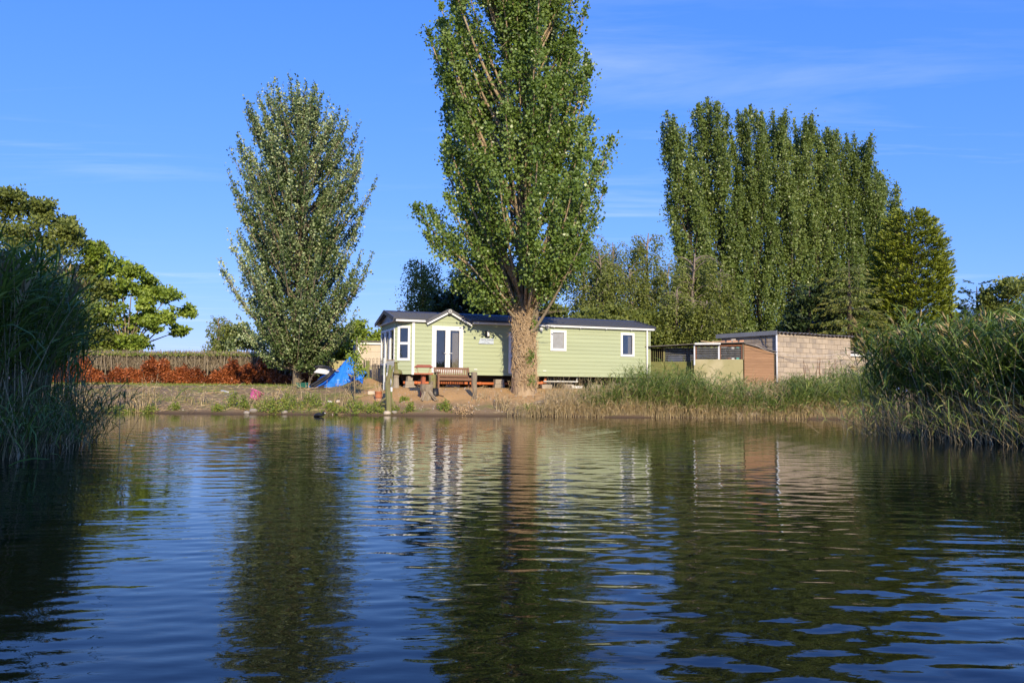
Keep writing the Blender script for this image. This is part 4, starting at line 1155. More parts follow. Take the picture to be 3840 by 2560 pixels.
MB().box(mid_x - .035, mid_x + .035, .02, .09, zp - .01, zr).build('post', M['galv_white'], av)
MB().box(-L1 - .0, -L1 + .06, -.01, .09, zp - .25, zr).build('post', M['galv_white'], av)
MB().box(-L1 + .065, -L1 + .12, .03, .10, zp, zr - .02).build('post', M['rust'], av)
MB().box(-.075, -.02, .03, .12, zp, zr).build('post', M['rust'], av)
MB().box(-.015, .03, -.01, .12, zp - .02, zr + .01).build('post', M['greywood'], av)
MB().box(mid_x + .04, mid_x + .08, .05, .10, zp, zr - .02).build('post', M['rust'], av)
for x in np.arange(-L1 - 2.0, -L1 - 1.3, .095): MB().bar((x, .66, -.1), (x, .66, zr - .12), .022, .02).build('railing_bar', M['mosswood'], av)
MB().box(-L1 - 2.05, -L1 - 1.98, .62, .70, -.2, zr - .1).build('post', M['mosswood'], av)
MB().box(-L1 - 1.36, -L1 - 1.28, .62, .70, -.2, zr - .1).build('post', M['mosswood'], av)
rf = MB(); rf.poly([(-L1 - 2.25, .45, zr - .10), (-L1, -.12, zr - .01), (.12, -.12, zr + .05), (.12, 2.6, zr + .12), (-L1 - 2.25, 2.6, zr - .02),
                    (-L1 - 2.25, .45, zr - .07), (-L1, -.12, zr + .02), (.12, -.12, zr + .08), (.12, 2.6, zr + .15), (-L1 - 2.25, 2.6, zr + .01)],
                   [(4, 3, 2, 1, 0), (5, 6, 7, 8, 9), (0, 1, 6, 5), (1, 2, 7, 6), (2, 3, 8, 7), (3, 4, 9, 8), (4, 0, 5, 9)])
rf.build('roof', M['asbestos'], av)
MB().box(-L1, 0, .02, .08, zr - .10, zr - .035).build('head_rail', M['rust'], av)
MB().box(-L1 * .98, -L1 * .45, -.13, -.121, zr - .03, zr + .05).build('roof_edging', M['pvc'], av)
MB().box(-L1 - 2.2, 0, 2.5, 2.58, -.2, zr - .04).build('back_wall', M['bark_dark'], av)
# what stands inside
pr = MB()
pr.tube([(-1.25, .7, zp - .1), (-1.0, .7, zp + .10), (-.80, .72, zp + .32), (-.72, .75, zp + .46), (-.95, .8, zp + .52)], .022, 5)
pr.tube([(-.72, .75, zp + .40), (-.66, .75, zp + .2)], .016, 4)
pr.tube([(-.55, .9, zp + .28), (-.3, .6, zp + .42), (-.12, .5, zp + .56)], .024, 5)
pr.build('perch', M['greywood'], av)
MB().lathe([(.14, zp - .2), (.2, zp + .05), (.13, zp + .2), (.0, zp + .26)], 10, (-.55, 1.0, 0)).build('nest_ball', M['rust'], av)
for x, z, m_ in ((-.42, zr - .17, 'white'), (-.22, zr - .14, 'teal_pl'), (-.22, zp + .03, 'teal_pl'), (-.42, zp + .02, 'white')):
    bevel(MB().box(x - .06, x + .06, .10, .2, z - .045, z + .045).build('feeder', M[m_], av), .01)
for i in range(4): MB().bar((-L1 - .5 + .3 * (i % 2), 1.2, zp + .08 + i * .13), (-L1 + .65, 1.3, zp + .07 + i * .13), .05, .03).build('shelf_board', M['steel'] if i % 2 else M['rust'], av)
MB().box(-L1 - 1.2, -L1 - .55, 1.5, 1.7, zp - .1, zp + .22).box(-L1 - 1.15, -L1 - .6, 1.48, 1.5, zp - .05, zp + .17).build('cage_box', M['steel'], av)

# brown shiplap hut between aviary and outhouse
HA = AA
hutL = BF.hit(2912, 1400, .0)
hx1 = Vector((P(2905, 1400, 36.0).x, P(2905, 1400, 36.0).y, 0))
HL = (hx1 - Vector((AO.x, AO.y, 0))).length - .06
ha = math.atan2(hx1.y - AO.y, hx1.x - AO.x)
hut = thing('timber_hut', 'brown shiplap timber hut with a sloping roof beside the aviary', 'shed', (AO.x + .05, AO.y + .0, AZ), ha)
ht0 = zr + .0; ht1 = zr - .35
z = -.25; rowh = .118
while z < ht0 - .01:
    zt = min(z + rowh, ht0)
    # boards are cut by the sloping roof
    xe = HL if zt <= ht1 else HL * (ht0 - (z + zt) / 2) / (ht0 - ht1)
    if xe > .05:
        xe2 = HL if zt <= ht1 else max(.02, HL * (ht0 - zt) / (ht0 - ht1)); xe1 = HL if z <= ht1 else HL * (ht0 - z) / (ht0 - ht1)
        MB().poly([(0, -.014, z), (xe1, -.014, z), (xe2, -.002, zt), (0, -.002, zt), (0, .03, z), (xe1, .03, z), (xe2, .03, zt), (0, .03, zt)],
                  [(0, 1, 2, 3), (7, 6, 5, 4), (0, 4, 5, 1), (1, 5, 6, 2), (2, 6, 7, 3), (3, 7, 4, 0)]).build('plank', M['brownwood'], hut)
    z = zt
MB().prism([(0.02, -.25), (HL - .02, -.25), (HL - .02, ht1 - .03), (0.02, ht0 - .03)], .035, 1.5).build('hut_body', M['brownwood'], hut)
MB().prism([(-.05, ht0 + .02), (HL + .08, ht1 + .01), (HL + .08, ht1 + .045), (-.05, ht0 + .055)], -.10, 1.6).build('roof', M['asbestos'], hut)
MB().box(HL - .03, HL + .02, -.025, .05, -.25, ht1).build('corner_post', M['bark_dark'], hut)
# bricks and broken boards left on the aviary roof
Ra = Matrix.Translation((AO.x, AO.y, AZ)) @ Matrix.Rotation(AA, 4, 'Z')
rub = [(-.06, .15, .20, .11, .09, .2, 'pale broken brick at the corner end of the rubble on the aviary roof'), (-.32, .1, .22, .11, .08, -.1, 'orange broken brick beside the corner brick on the aviary roof'),
       (-.60, .15, .23, .12, .09, .3, 'brown broken brick in the middle of the rubble on the aviary roof'), (-.85, .12, .2, .1, .09, .0, 'brick end lying next to the boards on the aviary roof'),
       (-.42, .32, .24, .14, .17, .5, 'tall grey stone behind the bricks on the aviary roof')]
zroof = lambda x: zr + .08 + .03 * x / L1 * 1.4
for x, y, w, d_, h, rz, lb in rub:
    p = Ra @ Vector((x, y, zroof(x) + .004)); mb = MB()
    mb.poly([(-w/2, -d_/2, 0), (w/2, -d_/2, 0), (w/2, d_/2, 0), (-w/2, d_/2, 0), (-w*.42, -d_*.45, h*.9), (w*.46, -d_*.42, h), (w*.40, d_*.44, h*.86), (-w*.45, d_*.4, h)],
            [(3,2,1,0),(4,5,6,7),(0,1,5,4),(1,2,6,5),(2,3,7,6),(3,0,4,7)])
    tag(mb.build('broken_brick', M['stone'] if 'grey' in lb else M['brick'], None, loc=p, rot=(0, 0, AA + rz)), lb, 'brick')
for x, y, L_, rz, tilt, lb in ((-1.10, .1, .42, .15, -.05, 'short pale board on the aviary roof next to the bricks'), (-1.5, .0, .55, -.15, .14, 'thin tilted board on the bare end of the aviary roof')):
    p = Ra @ Vector((x, y, zroof(x) + .05)); tag(MB().box(-L_/2, L_/2, -.05, .05, -.018, .018).build('loose_board', M['plank_pale'], None, loc=p, rot=(0, tilt, AA + rz)), lb, 'board')
# washing line from the hut past the outhouse to the lean-to
wl_pts = []
pA, pB = P(2830, 1292, 35.4), P(3192 + 16, 1312, 37.9); pm = P(2908, 1325, 35.9)
ln = MB()
for (a, b, sag) in ((pA, pm, .04), (pm, pB, .20)):
    ln.tube([a.lerp(b, i / 14) + Vector((0, 0, -sag * 4 * (i / 14) * (1 - i / 14))) - pA for i in range(15)], .009, 4)
ln.tube([P(2912, 1310, 35.9).lerp(pB, i / 16) + Vector((0, 0, -.50 * 4 * (i / 16) * (1 - i / 16))) - pA for i in range(17)], .006, 4)
tag(ln.build('washing_line', M['rope'], None, loc=pA), 'slack pale washing line strung across the outhouse wall', 'line')

# white hut beyond the right end of the home, blue barrel in front of it
WO = on_ground(2446, 41.0)
wh = thing('white_hut', 'small white flat-roofed hut peeping past the right end of the home', 'shed', WO, .1)
ZW = 1.76
Wd = P(2480, 1400, 41).x - WO.x
for k in range(3): MB().box(-2 + k * (Wd + 2) / 3 + .005, -2 + (k + 1) * (Wd + 2) / 3 - .005, 0, .05, -.2, ZW).build('wall_panel', M['cream'], wh)
MB().box(-2, Wd - .02, .055, 2.0, -.2, ZW - .01).build('hut_body', M['cream'], wh)
MB().box(-2.1, Wd + .06, -.12, 2.1, ZW, ZW + .04).build('eaves_board', M['white'], wh)
MB().box(-2.1, Wd + .02, -.10, 2.15, ZW + .10, ZW + .17).box(-2.05, Wd - .03, -.05, 2.1, ZW + .04, ZW + .10).build('roof', M['asbestos'], wh)
MB().box(Wd + .02, Wd + .42, .6, .66, -.2, ZW - .72).build('low_wall', M['cream'], wh)
p = on_ground(2476, 39.6)
br = thing('blue_barrel', 'blue plastic barrel behind the reeds at the right end of the home', 'barrel', p)
MB().lathe([(.26, 0), (.29, .04), (.30, .25), (.315, .28), (.30, .31), (.30, .60), (.315, .63), (.30, .66), (.29, .82), (.26, .86)], 18).build('drum', M['blue_pl'], br, True)
MB().lathe([(.265, .86), (.275, .865), (.275, .885), (.0, .885)], 18).build('lid', M['blue_pl'], br)
# cream garage left of the home
GO = P(1443, 1400, 41.0); GOz = T(GO.x, GO.y)
SA = math.radians(14)
gfr = Frame((GO.x, GO.y, GOz), SA)
x_l = gfr.hit(1342, 1380)[0]; GH = gfr.hit(1360, 1291)[1]
gg = thing('panel_garage', 'cream concrete panel garage with felt roof behind the iron fence', 'garage', (GO.x, GO.y, GOz), SA)
xr_ = .9; nrow = 6; rowh = GH / nrow
for k in range(nrow):
    z0 = k * rowh - (.2 if k == 0 else 0); x = x_l + .08 - (.55 if k % 2 else 0)
    while x < xr_:
        a, b = max(x_l + .08, x), min(xr_, x + 1.1)
        if b - a > .05: MB().box(a + .005, b - .005, 0, .06, z0 + .004, (k + 1) * rowh - .004).build('wall_panel', M['cream'], gg)
        x += 1.1
MB().box(x_l + .02, xr_, .03, 4.9, -.2, GH - .02).build('garage_core', M['cream'], gg)
for k in range(4): MB().box(x_l - .01, x_l + .018, .1 + k * 1.2, 1.28 + k * 1.2, -.2, GH - .03).build('side_panel', M['cream'], gg)
MB().box(x_l - .03, x_l + .07, -.05, .05, -.2, GH).build('corner_post', M['white'], gg)
MB().box(x_l - .1, xr_ + .1, -.08, -.0, GH + .0, GH + .10).build('fascia', M['white'], gg)
MB().poly([(x_l - .12, -.16, GH + .13), (xr_ + .1, -.16, GH + .13), (xr_ + .1, 5.0, GH + .40), (x_l - .12, 5.0, GH + .40), (x_l - .12, -.16, GH + .18), (xr_ + .1, -.16, GH + .18), (xr_ + .1, 5.0, GH + .46), (x_l - .12, 5.0, GH + .46)],
          [(3,2,1,0),(4,5,6,7),(0,1,5,4),(1,2,6,5),(2,3,7,6),(3,0,4,7)]).build('roof', M['asbestos'], gg)
MB().box(x_l - .02, xr_, .0, 4.9, GH, GH + .11).build('wall_plate', M['soffit'], gg)
# ------------------------------------------------------------------ things on the bank
def tapered(mb, p, q, r0, r1, n=8, k=5, wob=.03, rr=R):
    p, q = Vector(p), Vector(q)
    pts = [p.lerp(q, i / k) + Vector((rr.uniform(-wob, wob), rr.uniform(-wob, wob), 0)) * (1 if 0 < i < k else 0) for i in range(k + 1)]
    return mb.tube(pts, [lerp(r0, r1, i / k) for i in range(k + 1)], n, rough=.12, rng=rr)

# garden bench, facing the pond
tB = -.95
b0, b1 = CF.hit(1634, 1440, tB)[0], CF.hit(1767, 1440, tB)[0]
pb = CF.o + CF.x * ((b0 + b1) / 2) + CF.y * tB
zb_g = min(T(pb.x + dx, pb.y + dy) for dx in (-.6, .6) for dy in (-.2, .3))
BHt = CF.hit(1700, 1377, tB)[1] + GZ - zb_g
bench = thing('garden_bench', 'brown slatted garden bench with arms below the glass doors', 'bench', (pb.x, pb.y, zb_g), CA)
bw2 = (b1 - b0) / 2; SH = .43 * BHt / .88
for s_ in (-1, 1):
    MB().box(s_ * (bw2 - .04) - .035, s_ * (bw2 - .04) + .035, -.29, -.22, -.03, SH + .20).build('leg', M['teak'], bench)
    MB().bar((s_ * (bw2 - .04), .20, -.03), (s_ * (bw2 - .04), .22, SH), .07, .06).bar((s_ * (bw2 - .04), .22, SH), (s_ * (bw2 - .04), .33, BHt), .07, .06).build('leg', M['teak'], bench)
    MB().box(s_ * (bw2 - .04) - .045, s_ * (bw2 - .04) + .045, -.33, .27, SH + .20, SH + .235).build('armrest', M['teak'], bench)
MB().box(-bw2 + .075, bw2 - .075, -.285, -.25, SH - .10, SH - .02).build('seat_rail', M['teak'], bench)
for k in range(5): MB().box(-bw2 + .02, bw2 - .02, -.28 + k * .098, -.20 + k * .098, SH - .018, SH + .008).build('seat_slat', M['teak'], bench)
def yb(z): return lerp(.22, .33, (z - SH) / (BHt - SH))
MB().bar((-bw2 + .075, yb(BHt - .04), BHt - .045), (bw2 - .075, yb(BHt - .04), BHt - .045), .035, .09).build('top_rail', M['teak'], bench)
MB().bar((-bw2 + .075, yb(SH + .1), SH + .085), (bw2 - .075, yb(SH + .1), SH + .085), .035, .07).build('back_rail', M['teak'], bench)
ns = 17
sm = MB().bar((0, yb(SH + .1), SH + .1), (0, yb(BHt - .06), BHt - .06), .042, .016, up=(0, 1, 0)).mesh('back_slat', M['teak'])
for k in range(ns):
    o = bpy.data.objects.new('back_slat', sm); col.objects.link(o); o.parent = bench; o.location = (lerp(-bw2 + .12, bw2 - .12, k / (ns - 1)), 0, 0)

# bird table
g1 = ground_at(1582, 1488); Yb = g1.y
ptop = P(1588, 1404, Yb); proof = P(1588, 1367, Yb); hw = (P(1625, 1400, Yb).x - P(1553, 1400, Yb).x) / 2
bt = thing('bird_table', 'red brown wooden bird table with pitched roof on a post', 'bird table', g1, .12)
hp = ptop.z - g1.z; hr = proof.z - g1.z; ox = ptop.x - g1.x
tapered(MB(), (0, 0, -.1), (ox, 0, hp), .085, .085, 4, 3, 0).build('post', M['redwood'], bt)
MB().box(ox - hw, ox + hw, -.22, .22, hp, hp + .03).box(ox - hw, ox + hw, -.24, -.22, hp, hp + .055).build('tray', M['redwood'], bt)
for sx in (-1, 1):
    for sy in (-1, 1):
        MB().bar((ox + sx * hw * .52, sy * .16, hp + .03), (ox + sx * hw * .72, sy * .17, hr - .09), .045, .03, up=(1, 0, 0)).build('upright', M['plank_pale'] if sy < 0 else M['redwood'], bt)
MB().poly([(ox - hw, -.27, hr - .11), (ox + hw, -.27, hr - .11), (ox + hw * .68, 0, hr), (ox - hw * .68, 0, hr), (ox - hw, .27, hr - .11), (ox + hw, .27, hr - .11)],
          [(0, 1, 2, 3), (3, 2, 5, 4), (0, 3, 4), (1, 5, 2), (0, 4, 5, 1)]).build('roof', M['redwood'], bt)

# sawn log, weathered stump, bucket, posts
p = on_ground(1620, 32.9); hz_ = P(1620, 1404, 32.9).z - p.z
mb = MB(); tapered(mb, (0, 0, -.1), (.02, 0, hz_), .165, .15, 12, 4, .015)
tag(mb.build('log_post', M['mosswood'], None, loc=p), 'thick upright log standing between bird table and bench', 'log')
p = ground_at(1600, 1497); Ys = p.y; hs = P(1600, 1441, Ys).z - p.z
st = thing('tree_stump', 'pale splintered tree stump with forked roots in front of the log', 'tree stump', p)
mb = MB(); tapered(mb, (.05, 0, -.1), (-.02, .05, hs), .19, .24, 10, 4, .04); mb.build('trunk', M['greywood'], st)
for a, b, r0 in (((.10, -.12, hs * .55), (.36, -.25, -.05), .07), ((-.05, -.14, hs * .5), (-.12, -.30, -.06), .06), ((.12, .05, hs * .7), (.20, .0, hs + .10), .08), ((.2, -.2, hs * .3), (.45, -.3, -.02), .035), ((-.1, 0, hs * .5), (-.22, -.1, -.04), .05)):
    mb = MB(); tapered(mb, a, b, r0, r0 * .55, 6, 3, .02); mb.build('root', M['greywood'], st)
p = ground_at(1630, 1485); hb = P(1630, 1455, p.y).z - p.z
bk = thing('black_bucket', 'upturned black plastic bucket on the sand beside the stump', 'bucket', (p.x, p.y + .1, p.z), .2)
MB().lathe([(.155, 0), (.16, .03), (.125, hb), (.0, hb + .01)], 18).build('pail', M['black'], bk, True)
MB().tube([(.16 * math.cos(a), -.02 - .16 * math.sin(a) * .9, .03 + .05 * math.sin(a)) for a in np.linspace(0, math.pi, 9)], .006, 4).build('handle', M['iron'], bk)
p = ground_at(1777, 1496); hq = P(1777, 1395, p.y).z - p.z
mb = MB(); tapered(mb, (.06, 0, -.1), (0, 0, hq), .075, .105, 9, 5, .02)
tag(mb.build('timber_post', M['greywood'], None, loc=p), 'stout pale timber post standing in the sand right of the bench', 'post')
p = ground_at(1460, 1553, 29.3); hd = P(1455, 1368, p.y).z - p.z
dw = thing('driftwood_post', 'twisted mossy driftwood post with forked feet at the water edge', 'post', p)
mb = MB(); mb.tube([(.0, 0, -.3), (-.04, .03, hd * .3), (-.10, .05, hd * .6), (-.03, .06, hd * .8), (.0, .05, hd)], [.085, .10, .085, .075, .05], 9, rough=.15, rng=R); mb.build('trunk', M['mosswood'], dw)
for a, b, r0 in (((.02, .05, hd * .45), (.20, .10, -.1), .06), ((-.06, .04, hd * .42), (-.16, -.06, hd * .95), .035), ((-.02, 0, hd * .36), (-.9, .3, -.02), .045), ((.05, .05, hd * .55), (.10, .1, hd * .98), .045), ((.0, .1, hd * .2), (-1.0, .5, .25), .03)):
    mb = MB(); tapered(mb, a, b, r0, r0 * .6, 6, 4, .04); mb.build('limb', M['mosswood'], dw)
def metal_post(px, y_top, Y, w, label, m='steel'):
    p = on_ground(px, Y); h = P(px, y_top, Y).z - p.z
    o = bevel(MB().box(-w / 2, w / 2, -w / 2, w / 2, -.2, h).build('metal_post', M[m], None, loc=p, rot=(0, 0, .2)), .008); tag(o, label, 'post'); return o
metal_post(1440, 1341, 32.4, .085, 'tall galvanised square post beside the twisted driftwood')
metal_post(1451, 1396, 31.6, .06, 'short pale metal post just behind the driftwood', 'galv_white')
metal_post(1468, 1393, 31.8, .075, 'broad pale metal post right of the driftwood', 'galv_white')
# grey nest box on the tall post, staddle stone
p = P(1464, 1395, 32.35); q_ = P(1476, 1352, 32.35); w_ = .27
nb_ = thing('nest_box', 'grey slatted wooden box with sloping lid fixed behind the driftwood', 'box', (p.x, p.y, p.z), .15)
hn = q_.z - p.z
for k in range(4): MB().box(-w_ / 2, w_ / 2, -.14, -.12, k * hn / 4 + .004, (k + 1) * hn / 4 - .004).build('slat', M['fascia'], nb_)
MB().box(-w_ / 2 + .003, w_ / 2 - .003, -.119, .12, .003, hn - .003).build('carcass', M['fascia'], nb_)
MB().prism([(-w_ / 2 - .03, hn), (w_ / 2 + .03, hn + .02), (w_ / 2 + .03, hn + .045), (-w_ / 2 - .03, hn + .025)], -.18, .14).build('lid', M['greywood'], nb_)
gpz = T(p.x, p.y)
MB().box(-.03, .03, -.02, .04, gpz - p.z - .15, .0).build('leg', M['greywood'], nb_)
p = on_ground(1484, 32.6); h1 = P(1490, 1402, 32.6).z - p.z; h2 = P(1490, 1384, 32.6).z - p.z
ss = thing('staddle_stone', 'mushroom shaped stone with lichened domed cap in front of the bay window', 'staddle stone', p)
mb = MB(); mb.tube([(0, 0, -.1), (.01, 0, h1 * .3), (0, .02, h1 * .7), (.02, 0, h1)], [.15, .12, .11, .12], 10, rough=.05, rng=R); mb.build('stem', M['concrete'], ss)
MB().lathe([(.0, h1 - .0), (.20, h1), (.21, h1 + .03), (.17, h2 - .05), (.08, h2 - .005), (.0, h2)], 16, (.05, 0, 0)).build('cap', M['mosswood'], ss, True)
mb = MB(); tapered(mb, (0.0, .0, h2 - .01), (-.02, 0, h2 + .26), .09, .07, 8, 3, .01); mb.box(-.14, .10, -.1, .1, h2 + .26, h2 + .30); mb.build('finial', M['mosswood'], ss)
# terracotta chimney pot with sticks, cream block, dark tray
p = ground_at(1419, 1503); h = P(1419, 1467, p.y).z - p.z; r0 = (P(1432, 1480, p.y).x - P(1406, 1480, p.y).x) / 2
pot = thing('flower_pot', 'terracotta pot holding dry sticks on a pale brick foot', 'flower pot', p)
MB().lathe([(r0 * .95, -.03), (r0 * .95, h * .27), (r0 * .75, h * .27)], 16).build('foot', M['brick'], pot)
MB().lathe([(r0 * .86, h * .28), (r0, h * .32), (r0 * .98, h * .5), (r0 * 1.0, h * .55), (r0 * .98, h * .9), (r0 * 1.06, h * .92), (r0 * 1.06, h), (r0 * .88, h), (r0 * .85, h * .75), (0, h * .75)], 18).build('vessel', M['terracotta'], pot, True)
for k in range(7):
    a = R.uniform(0, 6.28); MB().tube([(.05 * math.cos(a), .05 * math.sin(a), h * .74), (.16 * math.cos(a), .12 * math.sin(a), h + R.uniform(.22, .42))], .008, 4).build('stick', M['plank_pale'], pot)
p = ground_at(1393, 1478); o = bevel(MB().box(-.13, .13, -.08, .08, -.02, .12).build('cream_block', M['cream'], None, loc=p, rot=(0, 0, .1)), .01); tag(o, 'small cream block lying left of the terracotta pot', 'block')

# ornamental iron fence with hooped tops
fx0, fx1 = 1362, 1490; FY = 36.5
p0 = on_ground(fx0, FY); p1 = on_ground(fx1, FY - 1.0)
fa = math.atan2(p1.y - p0.y, p1.x - p0.x); fl = (p1 - p0).length
fz = P(1390, 1343, FY).z - p0.z
fe = thing('iron_fence', 'ornamental black iron fence with hooped tops in front of the cream garage', 'fence', p0, fa)
hm = MB()
def hoop(mb, x, z0, z1, w=.05):
    mb.tube([(x - w, 0, z0), (x - w, 0, z1 - .08), (x - w * .6, 0, z1 - .02), (x, 0, z1), (x + w * .6, 0, z1 - .02), (x + w, 0, z1 - .08), (x + w, 0, z0)], .008, 4)
    return mb.tube([(x, 0, z0), (x, 0, z1 - .12)], .007, 4).lathe([(0, -.03), (.022, 0), (0, .03)], 6, (x, 0, z1 - .14))
hmesh = hoop(MB(), 0, .05, fz).mesh('hooped_bar', M['iron'])
nh = 9
for k in range(nh):
    o = bpy.data.objects.new('hooped_bar', hmesh); col.objects.link(o); o.parent = fe; o.location = (.12 + k * (fl - .2) / (nh - 1), 0, 0)
for z_ in (.25, fz * .72): MB().box(0, fl, -.008, .008, z_ - .012, z_ + .012).build('rail', M['iron'], fe)
for x_ in (.02, fl): MB().box(x_ - .02, x_ + .02, -.02, .02, -.25, fz * .95).build('post', M['iron'], fe)
for i, (px, w, yt, lb) in enumerate(((1377, .10, 1352, 'mossy round fence post between the iron hoops'),)):
    p = on_ground(px, 35.9); mb = MB(); tapered(mb, (0, 0, -.15), (0, 0, P(px, yt, 35.9).z - p.z), w, w * .95, 9, 3, .01); tag(mb.build('fence_post', M['mosswood'], None, loc=p), lb, 'post')
pk = thing('picket_panel', 'weathered grey picket panel leaning behind the iron hoops', 'fence', on_ground(1392, 37.4), fa)
for k in range(7): MB().box(k * .155, k * .155 + .11, 0, .02, -.05, 1.05 + .03 * math.sin(k * 2.2)).build('picket', M['greywood'], pk)
for z_ in (.25, .8): MB().box(0, 1.05, .021, .05, z_, z_ + .07).build('rail', M['greywood'], pk)
sw = thing('rubble_wall', 'low pale rubble stone wall with a brick coping behind the iron fence', 'wall', on_ground(1415, 37.9), fa)
for r_ in range(3):
    x = 0.0
    while x < 1.0:
        w_ = R.uniform(.12, .24); o = MB().cbox((x + w_ / 2, 0, .07 + r_ * .14), (w_ - .015, .2, .13)).build('stone', M['cream'], sw); bevel(o, .025, 2); x += w_
MB().box(-.02, 1.1, -.12, .12, .43, .50).build('coping', M['brick'], sw)

# rubbish heap: blue tarpaulin, black pipes, slatted rack, boards
tc_ = on_ground(1268, 35.2); tl = P(1165, 1450, 35.2).x - tc_.x; tr = P(1376, 1420, 35.2).x - tc_.x; thh = P(1300, 1372, 35.2).z - tc_.z
def tarp_z(u, v):
    x = lerp(tl, tr, u)
    ridge = np.interp(u, [0, .18, .42, .62, .70, .78, .9, 1], [.06, .36, .72, .97, 1.0, .80, .48, .15])
    z = ridge * thh * math.sin(math.pi * min(1, v * 1.02)) ** .62
    fold = .085 * math.sin(14 * u + 5 * v + 3 * math.sin(5 * v)) + .05 * abs(math.sin(27 * u - 9 * v)) + .04 * abs(math.sin(33 * u + 12 * v + 2)) + .02 * math.sin(40 * u * v + 3) + .03 * math.sin(19 * v + 8 * u)
    return max(-.02, z + fold * (.3 + ridge) * math.sin(math.pi * v) ** .5)
nu, nv_ = 54, 26; vs = []; fs = []
for j in range(nv_ + 1):
    for i in range(nu + 1):
        u, v = i / nu, j / nv_
        y = lerp(-.95, 1.0, v) + .10 * math.sin(9 * u + 2 * v) + (.12 * math.sin(17 * u) if j == 0 else 0)
        x = lerp(tl, tr, u) + .03 * math.sin(11 * v + 3 * u); x += (.25 - .3 * u) * 0
        gz = T(tc_.x + x, tc_.y + y) - tc_.z
        vs.append((x, y, gz + .01 + max(0.0, tarp_z(u, v))))
for j in range(nv_):
    for i in range(nu): a = j * (nu + 1) + i; fs.append((a, a + 1, a + nu + 2, a + nu + 1))
tp = MB().poly(vs, fs).build('tarpaulin', M['tarp'], None, False, loc=tc_); tag(tp, 'crumpled bright blue tarpaulin thrown over a heap', 'tarpaulin')
sd = tp.modifiers.new('thickness', 'SOLIDIFY'); sd.thickness = .006; sd.offset = 1
def tubing(name, label, pix, r_, m, cat='pipe', n=8):
    pts = [P(a, b, c) for a, b, c in pix]; p0 = pts[0]
    # smooth by Catmull-Rom
    out = []
    for i in range(len(pts) - 1):
        a, b, c, d = pts[max(i - 1, 0)], pts[i], pts[i + 1], pts[min(i + 2, len(pts) - 1)]
        for k in range(6):
            t = k / 6; out.append(.5 * ((2 * b) + (c - a) * t + (2 * a - 5 * b + 4 * c - d) * t * t + (3 * b - a - 3 * c + d) * t ** 3) - p0)
    out.append(pts[-1] - p0)
    return tag(MB().tube(out, r_, n).build(name, M[m], None, True, loc=p0), label, cat)
tubing('black_pipe', 'black ribbed pipe bent in a loop on top of the heap', [(1163, 1448, 34.1), (1200, 1425, 34.15), (1238, 1400, 34.2), (1242, 1386, 34.4), (1225, 1376, 34.6), (1200, 1373, 34.6), (1182, 1377, 34.5)], .062, 'black')
tubing('black_pipe', 'straight black pipe leaning from the loop down to the soil', [(1176, 1449, 33.9), (1205, 1432, 33.95), (1234, 1410, 34.0), (1256, 1388, 34.2)], .05, 'black')
tubing('dark_hoop', 'thin dark hoop standing at the left end of the heap', [(1160, 1447, 34.4), (1166, 1420, 34.5), (1176, 1404, 34.6), (1190, 1396, 34.7)], .035, 'bark_dark', 'hoop')
c = P(1206, 1392, 34.4); gr = thing('slatted_rack', 'white slatted rack lying in the black pipe loop', 'rack', c, .2); gr.rotation_euler = (math.radians(24), math.radians(8), .15)
for k in range(6): MB().box(-.28 + .02 * k, .28 + .01 * k, -.20 + k * .085, -.165 + k * .085, -.012, .012).build('slat', M['white'], gr)
for x_ in (-.22, .22): MB().box(x_ - .02, x_ + .02, -.21, .27, -.03, -.0125).build('batten', M['greywood'], gr)
for pix, w, m_, lb in ((((1218, 1372, 35.0), (1260, 1392, 34.7)), .16, 'brick', 'rusty brown board lying across the top of the heap'),
                      (((1305, 1400, 34.5), (1322, 1416, 34.2)), .10, 'plank_pale', 'short pale timber offcut sticking out of the blue sheet'),
                      (((1320, 1402, 34.7), (1372, 1428, 34.4)), .05, 'plank_pale', 'long pale batten sloping down the right side of the blue sheet'),
                      (((1150, 1458, 33.6), (1215, 1449, 33.6)), .12, 'greywood', 'grey board on the soil at the foot of the heap'),
                      (((1247, 1386, 34.6), (1268, 1390, 34.4)), .10, 'plank_pale', 'tan wooden offcut tucked beside the pipe loop'),
                      (((1290, 1380, 35.6), (1340, 1400, 35.6)), .16, 'brownwood', 'brown plank behind the right shoulder of the blue sheet'),
                      (((1196, 1451, 33.5), (1222, 1445, 33.4)), .14, 'bark_dark', 'dark flat board beside the blue sheet foot')):
    a, b = P(*pix[0]), P(*pix[1]); o = MB().bar((0, 0, 0), b - a, w, .03).build('loose_board', M[m_], None, loc=a); tag(o, lb, 'board')
tubing('tube_offcut', 'short black tube end on the crest of the blue sheet', [(1277, 1374, 35.2), (1284, 1378, 35.1), (1290, 1382, 35.0)], .06, 'black', 'tube')
p = on_ground(1135, 34.2); tw = .5
tr_ = thing('green_trough', 'dark green plastic trough on the grass left of the heap', 'trough', p, .05)
MB().poly([(-.20, -.13, 0), (.20, -.13, 0), (.20, .13, 0), (-.20, .13, 0), (-.23, -.16, .19), (.23, -.16, .19), (.23, .16, .19), (-.23, .16, .19), (-.205, -.135, .19), (.205, -.135, .19), (.205, .135, .19), (-.205, .135, .19), (-.18, -.11, .03), (.18, -.11, .03), (.18, .11, .03), (-.18, .11, .03)],
    [(3, 2, 1, 0), (0, 1, 5, 4), (1, 2, 6, 5), (2, 3, 7, 6), (3, 0, 4, 7), (8, 9, 13, 12), (9, 10, 14, 13), (10, 11, 15, 14), (11, 8, 12, 15), (12, 13, 14, 15)]).build('basin', M['green_pl'], tr_)
